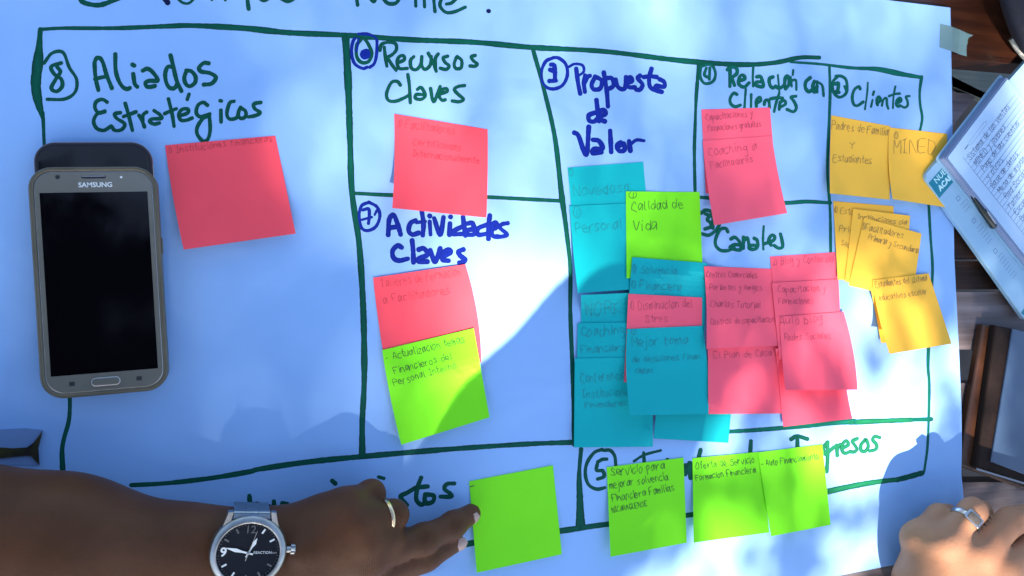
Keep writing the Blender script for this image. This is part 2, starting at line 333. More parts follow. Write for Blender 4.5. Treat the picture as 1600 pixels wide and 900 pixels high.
heading('blue marker heading reading Actividades Claves with a circled 7', [
 (550,310,6.154,4.8,[[(160,38),(92,72),(68,170),(90,280),(150,310),(230,270),(268,170),(240,82),(160,36)],[30,(102,112),(160,102),(166,175),(158,240)],[24,(98,205),(190,180)],[22,(240,112),(218,158)]]),
 (550,310,6.154,7.0,[[(348,350),(358,205),(400,160),(440,250),(468,348)],[(362,282),(450,272)],[(612,212),(562,240),(545,310),(580,348),(640,332)],[(672,128),(688,250),(680,355)],[34,(620,232),(702,222)],
  [(745,168),(748,170)],[36,(747,222),(755,348)],[(790,192),(848,350),(880,182)],[(944,178),(948,178)],[(942,242),(938,348)],[(1068,180),(1080,280),(1090,358)],[(1060,272),(985,310),(975,343),(1060,342)],
  [(1112,242),(1160,242),(1180,338),(1112,348),(1102,312),(1180,292)],[(1325,165),(1312,280),(1312,388)],[(1300,252),(1212,290),(1212,348),(1290,342)],[(1342,302),(1398,272),(1380,232),(1342,270),(1352,358),(1410,368)],
  [36,(1498,238),(1440,250),(1425,285),(1492,350),(1400,375)]]),
 (550,310,6.154,7.2,[[(478,472),(440,455),(392,500),(398,568),(450,598),(538,580)],[(578,405),(588,500),(592,615)],[(642,492),(690,482),(728,540),(642,580),(642,608),(725,608)],[(752,500),(800,608),(848,482)],
  [(870,560),(948,520),(930,492),(880,520),(872,588),(930,600)],[(1070,492),(1022,512),(1040,550),(1088,588),(1070,610),(1032,618)]])],'ink_blue')
heading('green marker heading reading Canales with a circled 3', [
 (1085,310,9.0,5.0,[[(95,210),(150,165),(230,185),(255,260),(262,330),(258,420)],[(150,215),(210,245),(180,300),(222,340),(228,400),(150,430)],[(108,498),(200,518),(290,460),(350,375)],
  [(470,470),(440,422),(362,440),(302,560),(300,660),(370,730),(480,732),(560,690)],[(512,572),(570,548),(640,620),(652,718),(560,718),(500,692),(560,652),(640,655)],[(690,545),(690,705)],[(690,605),(740,553),(762,620),(772,700)],
  [(842,562),(882,590),(890,680),(830,718),(768,700),(800,662),(888,662)],[32,(975,392),(965,560),(970,718)],[(982,640),(1108,592),(1130,532),(1080,522),(1042,600),(1080,658)],[(1210,502),(1230,580),(1240,680),(1182,700),(1122,662)]])],'ink_teal')
heading('green marker heading ending in Costos partly under the pointing hand', [
 (520,720,5.0,6.4,[[(640,215),(580,250),(537,270),(532,290),(580,345)],[(690,132),(662,210),(652,300),(690,342),(730,322)],[(640,212),(690,205),(742,200)],[(722,262),(788,272),(780,320),(722,330),(720,262)],
   [30,(950,177),(892,182),(872,220),(922,258),(925,280),(842,280)]]),
 (370,740,4.571,6.5,[[(90,158),(100,215),(155,215)],[20,(188,230),(192,231)],[(265,198),(265,245),(232,235)],[(325,212),(360,217)],[(682,52),(702,70)],[24,(1012,24),(1050,34)]])], split=True)
heading('green marker heading beginning with a circled 5 beside a T', [
 (900,670,5.625,5.0,[[(230,182),(160,210),(97,300),(82,400),(110,490),(180,530),(255,518)],[(240,190),(300,190),(340,240),(350,320)],[28,(270,267),(230,270),(192,292)],[30,(187,312),(180,365),(235,370),(245,420),(190,442)],
  [22,(510,285),(600,230),(745,190)],[28,(595,212),(600,300)],[24,(800,268),(810,270)],[34,(1095,185),(1080,245)],[36,(962,322),(962,400)],[44,(1000,305),(1000,340),(1008,430)],[30,(960,330),(1000,305)]]),
 (1070,660,4.5,6.0,[[(465,132),(460,215)],[(748,118),(790,97),(862,117)],[(792,100),(792,170)]])],'ink_green', split=True)
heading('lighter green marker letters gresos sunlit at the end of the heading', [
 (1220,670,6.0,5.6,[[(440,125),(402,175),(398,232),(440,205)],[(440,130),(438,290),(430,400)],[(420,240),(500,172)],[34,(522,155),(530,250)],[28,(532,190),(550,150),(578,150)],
   [30,(575,185),(632,150),(615,112),(582,140),(572,195),(600,230),(655,212)],[30,(718,92),(672,116),(690,150),(714,190),(690,217),(650,215)],[30,(792,105),(752,150),(754,205),(792,210),(820,165),(805,108),(790,104)],[30,(928,82),(880,72),(862,105),(892,140),(900,175),(880,198),(832,208)]])],'ink_sunlit')

# ------------------------------------------------------------------ sticky notes, laid one over the other
HX0, HX1, HY0, HY1, HR = -0.5, 0.85, -0.42, 0.42, 0.0015
hnx = int((HX1-HX0)/HR)+1; hny = int((HY1-HY0)/HR)+1
gx = HX0+np.arange(hnx)*HR; gy = HY0+np.arange(hny)*HR
H = np.array([[zp(x,y) for y in gy[::4]] for x in gx[::4]]); H = np.repeat(np.repeat(H,4,0),4,1)[:hnx,:hny]
def hget(x, y, r=1):
    i = int(round((x-HX0)/HR)); j = int(round((y-HY0)/HR))
    return H[max(i-r,0):i+r+1, max(j-r,0):j+r+1].max()
GRP = 'sticky notes on the poster'
def note(colr, c, label, texts=(), lift=(3,3), bow=(0,0), side=0.0, top=0.0, pen=None, pw=0.85):
    n = 16
    g = np.zeros((n+1, n+1, 2)); z = np.zeros((n+1, n+1))
    c = [np.array(q, float) for q in c]
    def px(s, t):
        p = c[0]*(1-s)*(1-t)+c[1]*s*(1-t)+c[2]*s*t+c[3]*(1-s)*t
        return p+np.array([(bow[0]*(1-s)+bow[1]*s)*4*t*(1-t), 0])
    for j in range(n+1):
        for i in range(n+1):
            s, t = i/n, j/n; q = px(s, t); g[j,i] = q
            p = P(q[0], q[1], 0.004)
            prof = (lift[0]*(1-s)+lift[1]*s)*0.0016*t**1.9 + 0.00018*math.sin(5*s+c[0][0])*math.sin(4*t+c[0][1]) + side*0.001*(1-s)**2*min(1,2*t) + top*0.001*(1-t)**3
            base = zp(p[0], p[1])+prof+0.00025
            z[j,i] = max(base, hget(p[0], p[1], 2)+0.00035)
    z0 = z.copy()
    for _ in range(6):
        zz = np.pad(z, 1, 'edge'); z = np.maximum(z0, (zz[:-2,1:-1]+zz[2:,1:-1]+zz[1:-1,:-2]+zz[1:-1,2:])/4)
    V = []
    for dz in (0, -0.00013):
        for j in range(n+1):
            for i in range(n+1): V.append(P(g[j,i,0], g[j,i,1], z[j,i])[:2]+(z[j,i]+dz,))
    F = []; m_ = (n+1)**2
    for j in range(n):
        for i in range(n):
            a = j*(n+1)+i; F.append((a, a+n+1, a+n+2, a+1)); F.append((a+m_, a+1+m_, a+n+2+m_, a+n+1+m_))
    for i in range(n):
        a = i; F.append((a, a+1, a+1+m_, a+m_)); a = n*(n+1)+i; F.append((a+1, a, a+m_, a+1+m_))
        a = i*(n+1)+n; b = a+n+1; F.append((a, b, b+m_, a+m_)); a = i*(n+1); b = a+n+1; F.append((b, a, a+m_, b+m_))
    at = centre(V)
    root = empty('sticky_note', at); tag(root, label, 'sticky note', GRP)
    o = mesh_obj('note_sheet', V, F, M[colr], root, smooth=False)
    # update the height field
    for s in np.linspace(0,1,110):
        for t in np.linspace(0,1,110):
            q = px(s,t); fi, fj = s*n, t*n; i, j = min(int(fi),n-1), min(int(fj),n-1); a, b = fi-i, fj-j
            zz = z[j,i]*(1-a)*(1-b)+z[j,i+1]*a*(1-b)+z[j+1,i+1]*a*b+z[j+1,i]*(1-a)*b
            p = P(q[0], q[1], zz); I = int(round((p[0]-HX0)/HR)); J = int(round((p[1]-HY0)/HR))
            if 0<=I<hnx and 0<=J<hny: H[I,J] = max(H[I,J], zz)
    if texts:
        def place(x, y, e):
            s, t = 0.5, 0.5
            for _ in range(6):
                p = px(s,t); r = np.array([x,y])-p
                ds = (px(s+1e-3,t)-p)/1e-3; dt = (px(s,t+1e-3)-p)/1e-3
                J_ = np.array([[ds[0],dt[0]],[ds[1],dt[1]]]); q = np.linalg.solve(J_, r); s += q[0]; t += q[1]
            s = min(max(s,0.005),0.995); t = min(max(t,0.005),0.995); qx = px(s,t)
            fi, fj = s*n, t*n; i, j = min(int(fi),n-1), min(int(fj),n-1); a, b = fi-i, fj-j
            zz = z[j,i]*(1-a)*(1-b)+z[j,i+1]*a*(1-b)+z[j+1,i+1]*a*b+z[j+1,i]*(1-a)*b
            return P(qx[0], qx[1], zz+e+0.00002)
        k = Ink(place, hgt=0.00004, wob=0.2, e0=0.00013)
        for tx in texts: write(k, *tx, w=pw)
        k.build('handwriting', PEN[pen or colr], root)
    return root

note('pink', [(258,227),(430,212),(462,365),(287,390)], 'large pink note right of the two phones, under the word Estratégicos', [('1) Instituciones financieras',262,240,428,220,10)], lift=(9,4), bow=(-2,0))
note('pink', [(616,178),(762,202),(760,340),(613,325)], 'pink note under Recursos Claves, covering the horizontal green line', [('1) Facilitadores',620,198,712,210,12),('Certificadas',645,226,722,236,10),('Internacionalmente',645,244,750,256,10)], lift=(14,5), bow=(2,1))
note('pink', [(583,434),(727,413),(752,566),(608,600)], 'pink note under Actividades Claves, its foot covered by a green note', [('Talleres de Formacion',596,450,722,430,13),('a Facilitadores',600,474,706,458,12)], lift=(2,3), top=1.0, bow=(-2,6))
note('green', [(597,547),(740,513),(765,652),(627,695)], 'green note overlapping the foot of the pink Talleres note, half in sunlight', [('- Actualizacion temas',604,564,728,534,11),('Financieros del',616,584,708,560,10),('Personal Interno',616,603,716,574,10)], lift=(5,4), bow=(-2,0))
note('teal', [(887,262),(1005,253),(1016,372),(898,386)], 'teal note under Valor, topmost of the left teal column', [('@',889,276,899,276,12),('Novedoso',897,306,985,300,16)], lift=(1,1))
note('teal', [(890,322),(1012,316),(1020,450),(903,458)], 'teal note reading Personal, second from the top in the left teal column', [('@',895,342,911,341,18),('Personal',900,364,975,357,15)], lift=(9,2), side=1.0, bow=(-1,0))
note('teal', [(908,461),(1020,456),(1024,570),(908,575)], 'teal note reading WORK in the left teal column', [('WORK',914,494,975,490,20)], lift=(1,1))
note('teal', [(903,505),(1015,503),(1016,622),(900,625)], 'teal note reading Coaching Financiero below the WORK note', [('Coaching',908,526,978,521,14),('Financiero',908,552,980,548,12)], lift=(1,1))
note('teal', [(1034,560),(1150,560),(1138,692),(1021,685)], 'blank teal note lowest to the right, peeping out under the pink and teal notes', lift=(3,2))
note('teal', [(898,560),(1020,558),(1020,698),(897,699)], 'teal note reading Conferencias at the foot of the left teal column', [('Conferencias',908,599,985,591,14),('Instituciones',911,622,990,617,12),('Financieras',915,638,980,634,9)], lift=(3,2))
note('green', [(978,299),(1093,300),(1098,422),(979,435)], 'green note reading Calidad de Vida above the teal and pink stack', [('@',984,311,999,311,12),('Calidad de',987,330,1070,324,14),('Vida',990,360,1030,358,15)], lift=(3,3))
note('teal', [(988,402),(1105,411),(1100,530),(978,520)], 'teal note reading Solvencia Financiera between the green note and the narrow pink strip', [('@ Solvencia',988,427,1060,429,12),('@ Financiera',986,450,1066,455,12)], lift=(1,1))
note('magenta', [(982,459),(1097,465),(1096,592),(975,597)], 'pink note reading Disminucion del Stres, showing as a strip between two teal notes', [('@ Disminucion del',985,484,1084,480,13),('Stres',1008,503,1046,503,11)], lift=(1,1))
note('teal', [(980,514),(1097,509),(1107,647),(985,649)], 'teal note reading Mejor toma, curling over the left teal column', [('@',986,523,996,523,9),('Mejor toma',988,541,1078,537,13),('de desiciones finan',989,566,1096,561,9),('cieras',993,583,1022,582,9)], lift=(11,6), side=3.5, bow=(-4,4))
note('magenta', [(1096,171),(1203,168),(1214,300),(1103,302)], 'upper pink note of the pair under Relación con Clientes', [('Capacitaciones y',1103,188,1178,181,9),('Formaciones gratuitas',1107,205,1190,198,9)], lift=(1,1))
note('magenta', [(1098,220),(1206,212),(1230,333),(1116,352)], 'lower pink note of the pair reading Coaching a Facilitadores', [('Coaching a',1107,244,1184,233,13),('Facilitadores',1112,264,1178,252,10)], lift=(12,6), bow=(-2,-2))
note('magenta', [(1106,522),(1222,515),(1224,646),(1107,647)], 'pink note at the lower left of the pink cluster under Canales', [('El Plan de Casa',1116,560,1208,556,10)], lift=(3,2))
note('magenta', [(1100,416),(1207,420),(1220,540),(1104,545)], 'pink note with four written lines at the upper left of the pink cluster', [('Centros Comerciales',1104,433,1184,434,9),('Parientes y Amigos',1109,453,1192,454,9),('Charlas Tutorial',1110,479,1190,482,10),('Centros de capacitacion',1110,507,1212,503,9)], lift=(4,2), side=2, bow=(2,0))
note('magenta', [(1212,545),(1316,535),(1332,654),(1224,667)], 'pink note lowest in the cluster under Canales, touching the green line', lift=(2,9), bow=(0,-3))
note('magenta', [(1203,401),(1305,394),(1313,500),(1215,508)], 'pink note reading Blog y Contenido beside the yellow notes', [('2) Blog y Contenido',1208,414,1304,409,11)], lift=(1,1))
note('magenta', [(1206,442),(1310,436),(1316,555),(1218,562)], 'pink note reading Capacitacion y Formaciones in the middle of the cluster', [('Capacitacion y',1216,457,1292,455,10),('Formaciones',1217,475,1272,474,9)], lift=(3,1))
note('magenta', [(1218,495),(1318,487),(1340,609),(1227,610)], 'pink note reading Redes Sociales, on top at the right of the cluster', [('Aulo blog',1219,508,1288,502,12),('Redes Sociales',1226,532,1300,529,10)], lift=(9,9), bow=(-1,4))
note('yellow', [(1299,180),(1391,197),(1390,312),(1297,302)], 'yellow note reading Padres de Familia y Estudiantes under Clientes', [('Padres de Familia',1300,201,1388,212,12),('Y',1328,232,1338,232,10),('Estudiantes',1302,252,1364,256,11)], lift=(7,5), bow=(-1,0))
note('yellow', [(1390,199),(1480,209),(1478,324),(1395,311)], 'yellow note reading MINED, tucked under the notebook corner', [('@',1397,217,1406,217,10),('MINED',1396,238,1464,240,21)], lift=(5,4), side=1.5, bow=(-4,0))
note('yellow', [(1302,314),(1396,322),(1402,442),(1309,437)], 'leftmost yellow note of the fanned out stack beside the pink cluster', [('@ Estudiantes',1303,332,1370,340,9),('Primaria',1312,362,1355,366,9),('Secundaria',1314,384,1360,390,9)], lift=(2,2))
note('yellow', [(1333,326),(1422,337),(1414,452),(1320,440)], 'middle yellow note of the fanned out stack, mostly hidden', [('Instituciones cia',1340,342,1418,352,8)], lift=(2,2), top=1.5)
note('yellow', [(1350,340),(1440,365),(1425,470),(1326,446)], 'front yellow note of the fanned out stack reading Facilitadores Primaria y Secundaria', [('@Facilitadores',1346,358,1412,373,10),('Primaria y Secundaria',1356,374,1436,397,9)], lift=(2,2), top=2)
note('yellow', [(1360,448),(1440,440),(1452,528),(1377,536)], 'yellow note hidden behind the lowest yellow note, one edge showing', lift=(2,2))
note('yellow', [(1363,438),(1451,427),(1487,537),(1390,553)], 'lowest yellow note, tilted and lifting off the poster above the right green line', [('Estudiantes del sistema',1368,449,1450,438,9),('educativos escolar',1374,470,1450,459,9)], lift=(14,7), bow=(-3,0), side=2)
note('green', [(733,752),(864,727),(878,866),(745,895)], 'nearly blank green note touched by the pointing fingertip', [('-',737,764,745,761,10)], lift=(5,2), pen='green', pw=1.5)
note('green', [(948,730),(1068,715),(1073,848),(954,870)], 'green note with four written lines, right of the circled 5', [('Servicio para',955,744,1040,732,12),('mejorar solvencia',953,764,1046,749,11),('Financiera Familias',957,784,1056,766,11),('NICARAGUENSE',957,801,1013,790,8)], lift=(7,6))
note('green', [(1082,716),(1186,706),(1202,832),(1084,848)], 'sunlit yellow green note, middle of the three at the bottom right', [('Oferta de Servicio',1088,733,1180,723,10),('Formacion Financiera',1088,751,1182,738,9)], lift=(7,8), bow=(0,1))
note('green', [(1184,707),(1285,694),(1298,820),(1205,838)], 'green note reading Auto Financiamiento, rightmost of the bottom notes', [('- Auto Financiamiento',1190,729,1281,717,9)], lift=(7,6), side=1)

# ------------------------------------------------------------------ generic solids
def rrect(w, h, r, n=8):
    pts = []
    for cx, cy, a0 in ((w/2-r,h/2-r,0),(-w/2+r,h/2-r,90),(-w/2+r,-h/2+r,180),(w/2-r,-h/2+r,270)):
        for k in range(n+1):
            a = math.radians(a0+90*k/n); pts.append((cx+r*math.cos(a), cy+r*math.sin(a)))
    return pts
class Frame:
    """local frame lying on a surface: origin, x axis, y axis (horizontal), z up"""
    def __init__(s, o, ax, tilt=0.0, tiltx=0.0):
        s.o = np.array(o, float); ax = np.array([ax[0],ax[1],0.0]); s.x = ax/np.linalg.norm(ax); s.y = np.array([-s.x[1], s.x[0], 0]); s.z = np.array([0,0,1.0])
        if tilt or tiltx:
            R = Matrix.Rotation(tilt,3,Vector(s.y)) @ Matrix.Rotation(tiltx,3,Vector(s.x))
            s.x = np.array(R@Vector(s.x)); s.y = np.array(R@Vector(s.y)); s.z = np.array(R@Vector(s.z))
    def __call__(s, u, v, w=0.0): return tuple(s.o+s.x*u+s.y*v+s.z*w)
def loft(frame, rings, cap0=True, cap1=True):
    """rings: list of (outline pts, z)"""
    V = []; F = []; n = len(rings[0][0])
    for pts, z in rings: V += [frame(p[0], p[1], z) for p in pts]
    for k in range(len(rings)-1):
        for i in range(n):
            j = (i+1)%n; F.append((k*n+i, k*n+j, (k+1)*n+j, (k+1)*n+i))
    if cap1: F.append(tuple((len(rings)-1)*n+i for i in range(n)))
    if cap0: F.append(tuple(reversed(range(n))))
    return V, F
def slab(frame, w, h, r, z0, z1, bev, cx=0, cy=0, n=8):
    sh = lambda pts: [(p[0]+cx, p[1]+cy) for p in pts]
    R = [(sh(rrect(w-2*bev,h-2*bev,max(r-bev,1e-4),n)), z0), (sh(rrect(w,h,r,n)), z0+bev), (sh(rrect(w,h,r,n)), z1-bev)]
    for a in (30,60,90):
        q = bev*(1-math.cos(math.radians(a))); R.append((sh(rrect(w-2*q,h-2*q,max(r-q,1e-4),n)), z1-bev+bev*math.sin(math.radians(a))))
    return loft(frame, R)
def circle(r, n=48): return [(r*math.cos(2*math.pi*k/n), r*math.sin(2*math.pi*k/n)) for k in range(n)]
def disc(frame, r, z0, z1, bev=0.0002, n=48, cx=0, cy=0):
    C = lambda q: [(p[0]+cx, p[1]+cy) for p in circle(q, n)]
    return loft(frame, [(C(r), z0), (C(r), z1-bev), (C(r-bev*0.4), z1-bev*0.4), (C(r-bev), z1)])
def text_obj(name, body, frame, u, v, w, size, m, parent, ext=0.00005, bold=0.0, rot=0.0):
    cu = bpy.data.curves.new('t', 'FONT'); cu.body = body; cu.size = size; cu.extrude = ext; cu.offset = bold; cu.resolution_u = 4
    to = bpy.data.objects.new('t', cu); COL.objects.link(to); bpy.context.view_layer.update()
    me = bpy.data.meshes.new_from_object(to.evaluated_get(bpy.context.evaluated_depsgraph_get()))
    vs = [tuple(x.co) for x in me.vertices]; fs = [tuple(p.vertices) for p in me.polygons]
    cx = (min(x[0] for x in vs)+max(x[0] for x in vs))/2; cy = (min(x[1] for x in vs)+max(x[1] for x in vs))/2
    ca, sa = math.cos(rot), math.sin(rot)
    vs2 = [frame(u+(x[0]-cx)*ca-(x[1]-cy)*sa, v+(x[0]-cx)*sa+(x[1]-cy)*ca, w+x[2]) for x in vs]
    bpy.data.objects.remove(to); bpy.data.curves.remove(cu); bpy.data.meshes.remove(me)
    return mesh_obj(name, vs2, fs, m, parent)

# ------------------------------------------------------------------ phones
M['glass'] = mat('black phone glass', (0.0015,0.0015,0.003), 0.03, spec=0.55)
M['rim_dark'] = mat('dark metal rim', (0.02,0.018,0.024), 0.35, metal=0.5)
M['rose'] = mat('rose metal rim', (0.35,0.22,0.24), 0.25, metal=0.9)
M['bezel'] = mat('slate grey phone front', (0.15,0.155,0.135), 0.16, spec=0.7, noise=0.15, nscale=25, coat=0.3)
M['case'] = mat('smoky olive rubber case', (0.11,0.10,0.065), 0.3, noise=0.3, nscale=40, spec=0.6)
M['chrome'] = mat('brushed silver', (0.55,0.57,0.58), 0.28, metal=1.0, noise=0.15, nscale=200)
M['slot'] = mat('dark slot', (0.01,0.012,0.02), 0.5)
M['print'] = mat('pale print', (0.62,0.68,0.70), 0.4)
def phone_frame(c, z):
    q = [np.array(P(a,b,z)) for a,b in c]; o = sum(q)/4; ax = (q[1]-q[0])+(q[2]-q[3]); w = (np.linalg.norm(q[1]-q[0])+np.linalg.norm(q[2]-q[3]))/2
    h = (np.linalg.norm(q[3]-q[0])+np.linalg.norm(q[2]-q[1]))/2; o[2] = 0
    return Frame(o, ax), w, h
gn = M['glass'].node_tree; gt = gn.nodes.new('ShaderNodeTexCoord'); g1 = gn.nodes.new('ShaderNodeTexNoise'); g1.inputs['Scale'].default_value = 22; g1.inputs['Detail'].default_value = 6
gn.links.new(gt.outputs['Object'], g1.inputs['Vector']); g2 = gn.nodes.new('ShaderNodeMapRange'); g2.inputs['From Min'].default_value = 0.45; g2.inputs['From Max'].default_value = 0.75
g2.inputs['To Min'].default_value = 0.02; g2.inputs['To Max'].default_value = 0.3; gn.links.new(g1.outputs[0], g2.inputs[0]); gn.links.new(g2.outputs[0], gn.nodes['Principled BSDF'].inputs['Roughness'])
ZB = 0.006
fr, w, h = phone_frame([(53,222),(238,222),(256,560),(72,575)], ZB+0.007)
ph = empty('mobile_phone', tuple(fr(0,0,ZB))); tag(ph, 'black phone with rose metal rim, mostly hidden under the grey phone', 'phone', 'phones on the poster')
v,f = slab(fr, w, h, 0.013, ZB, ZB+0.0078, 0.0022); mesh_obj('body', v, f, M['rim_dark'], ph, True)
v,f = slab(fr, w+0.0004, h+0.0004, 0.0132, ZB+0.0024, ZB+0.0064, 0.0008); mesh_obj('trim', v, f, M['rose'], ph, True)
v,f = slab(fr, w-0.005, h-0.005, 0.011, ZB+0.0068, ZB+0.0081, 0.0004); mesh_obj('screen', v, f, M['glass'], ph)
v,f = slab(fr, 0.0006, 0.013, 0.0003, ZB+0.0030, ZB+0.0066, 0.0001, cx=w/2+0.0002, cy=h/2-0.022); mesh_obj('side_button', v, f, M['chrome'], ph)
ZB2 = ZB+0.0083
fr, w, h = phone_frame([(45,263),(243,259),(266,609),(63,624)], ZB2+0.008)
ph = empty('mobile_phone', tuple(fr(0,0,ZB2))); tag(ph, 'grey phone with home button in smoky olive case, on top of the black phone', 'phone', 'phones on the poster')
def ring_slab(frame, w, h, r, t, z0, z1, b):
    o1 = rrect(w,h,r); o2 = rrect(w-2*b,h-2*b,r-b); i1 = rrect(w-2*t,h-2*t,r-t); i2 = rrect(w-2*t+2*b,h-2*t+2*b,r-t+b)
    return loft(frame, [(o2,z0),(o1,z0+b),(o1,z1-b),(o2,z1),(i2,z1),(i1,z1-b),(i1,z1-0.0025)], True, False)
v,f = ring_slab(fr, w, h, 0.014, 0.0028, ZB2, ZB2+0.0097, 0.0007); mesh_obj('case', v, f, M['case'], ph, True)
v,f = slab(fr, w-0.0052, h-0.0052, 0.0118, ZB2+0.001, ZB2+0.0088, 0.0008); mesh_obj('rim', v, f, M['chrome'], ph, True)
v,f = slab(fr, w-0.0066, h-0.0066, 0.0112, ZB2+0.003, ZB2+0.0091, 0.0005); mesh_obj('front_panel', v, f, M['bezel'], ph)
kx = w/0.0835
v,f = slab(fr, w-0.0125, h-0.0315, 0.0004, ZB2+0.0088, ZB2+0.00925, 0.00005, cy=-0.0010); mesh_obj('screen', v, f, M['glass'], ph)
ht = h/2
v,f = slab(fr, 0.0145, 0.0019, 0.0009, ZB2+0.009, ZB2+0.00925, 0.0001, cy=ht-0.0068); sp_ = mesh_obj('speaker_slot', v, f, M['slot'], ph)
v,f = slab(fr, 0.0135, 0.0006, 0.00028, ZB2+0.0092, ZB2+0.00935, 0.00005, cy=ht-0.0062); mesh_obj('grille', v, f, M['chrome'], sp_)
v,f = disc(fr, 0.0014, ZB2+0.009, ZB2+0.0093, cx=-0.021, cy=ht-0.0066, n=20); mesh_obj('camera_lens', v, f, M['slot'], ph)
v,f = disc(fr, 0.0008, ZB2+0.009, ZB2+0.0093, cx=0.0165, cy=ht-0.0070, n=16); mesh_obj('sensor', v, f, M['print'], ph)
text_obj('lettering', 'SAMSUNG', fr, 0.0008, ht-0.0118, ZB2+0.00918, 0.0044, M['print'], ph, bold=0.00012)
v,f = slab(fr, 0.0175, 0.0058, 0.0028, ZB2+0.009, ZB2+0.0097, 0.0003, cy=-ht+0.0088); hb = mesh_obj('home_button', v, f, M['chrome'], ph, True)
v,f = slab(fr, 0.0163, 0.0047, 0.0023, ZB2+0.0092, ZB2+0.00985, 0.0002, cy=-ht+0.0088); mesh_obj('button_face', v, f, M['bezel'], hb, True)
for sx in (-1,1):
    v,f = slab(fr, 0.0034, 0.0028, 0.0004, ZB2+0.009, ZB2+0.00918, 0.0001, cx=sx*0.020, cy=-ht+0.0090); mesh_obj('touch_key', v, f, M['slot'], ph)
v,f = slab(fr, 0.0012, 0.011, 0.0005, ZB2+0.003, ZB2+0.0065, 0.0002, cx=w/2+0.0003, cy=0.022); mesh_obj('side_button', v, f, M['case'], ph)

# ------------------------------------------------------------------ implicit surface bodies (hands)
def surface_nets(fn, lo, hi, h):
    lo = np.array(lo); n = np.ceil((np.array(hi)-lo)/h).astype(int)+1
    X = [lo[i]+np.arange(n[i])*h for i in range(3)]
    G = np.stack(np.meshgrid(*X, indexing='ij'), -1)
    D = fn(G)
    S = D < 0
    acc = np.zeros(tuple(n-1)+(3,)); cnt = np.zeros(tuple(n-1))
    sl = lambda o, ax=None: tuple(slice(o[i], o[i]+n[i]-1) for i in range(3))
    C = [(a,b,c) for a in (0,1) for b in (0,1) for c in (0,1)]
    for a in C:
        for ax in range(3):
            if a[ax]: continue
            b = list(a); b[ax] = 1; da, db = D[sl(a)], D[sl(b)]; cr = (da<0)!=(db<0)
            t = np.where(cr, da/(da-db+1e-12), 0)
            p = np.zeros(acc.shape); 
            for i in range(3): p[...,i] = a[i]
            p[...,ax] += t
            acc += np.where(cr[...,None], p, 0); cnt += cr
    act = cnt > 0; idx = -np.ones(act.shape, int); idx[act] = np.arange(act.sum())
    I = np.argwhere(act); V = lo+(I+acc[act]/cnt[act][:,None])*h
    F = []
    for ax in range(3):
        u, v = [(1,2),(2,0),(0,1)][ax]
        s0 = [slice(1,n[i]-1) for i in range(3)]; s1 = list(s0)
        s0[ax] = slice(0,n[ax]-1); s1[ax] = slice(1,n[ax])
        a, b = S[tuple(s0)], S[tuple(s1)]; cr = a != b
        W = np.argwhere(cr); ins = a[cr]
        off = np.array([1 if i != ax else 0 for i in range(3)]); W = W+off
        eu = np.eye(3,dtype=int)[u]; ev = np.eye(3,dtype=int)[v]
        q = [W-eu-ev, W-ev, W, W-eu]
        Q = np.stack([idx[k[:,0],k[:,1],k[:,2]] for k in q],1)
        Q[~ins] = Q[~ins][:,::-1]
        F.append(Q)
    F = np.concatenate(F)
    return V, F
def cone(G, a, b, ra, rb, fl=1.0):
    """tapered capsule, fl < 1 flattens it in z"""
    a = np.array(a); b = np.array(b); s = np.array([1,1,1.0/fl])
    ga, ba = (G-a)*s, (b-a)*s
    t = np.clip((ga@ba)/(ba@ba), 0, 1)
    return (np.linalg.norm(ga-t[...,None]*ba, axis=-1)-(ra+(rb-ra)*t))*(fl if fl<1 else 1)
def smin(a, b, k): h_ = np.clip(0.5+0.5*(b-a)/k, 0, 1); return b*(1-h_)+a*h_-k*h_*(1-h_)
def chain(G, pts, k=0.004):
    d = None
    for (a,ra),(b,rb) in zip(pts[:-1], pts[1:]):
        c = cone(G, a, b, ra, rb); d = c if d is None else smin(d, c, k)
    return d
def skin(name, c1, c2, rough=0.45):
    m = mat(name, c1, rough, noise=0.3, nscale=28, col2=c2, bump=0.22, bscale=300, spec=0.2, sss=0.08)
    return m
M['skin_dark'] = skin('brown skin', (0.112,0.046,0.020), (0.076,0.031,0.013))
M['skin_tan'] = skin('tan skin', (0.40,0.215,0.125), (0.33,0.165,0.095), 0.5)
M['nail_dark'] = mat('brown hand nail', (0.42,0.29,0.25), 0.28)
M['nail_tan'] = mat('pale nail', (0.55,0.36,0.28), 0.3)
M['gold'] = mat('pale gold', (0.75,0.58,0.36), 0.22, metal=1.0)
Q = lambda x, y, z: P(x, y, z*0.001)
mm = 0.001

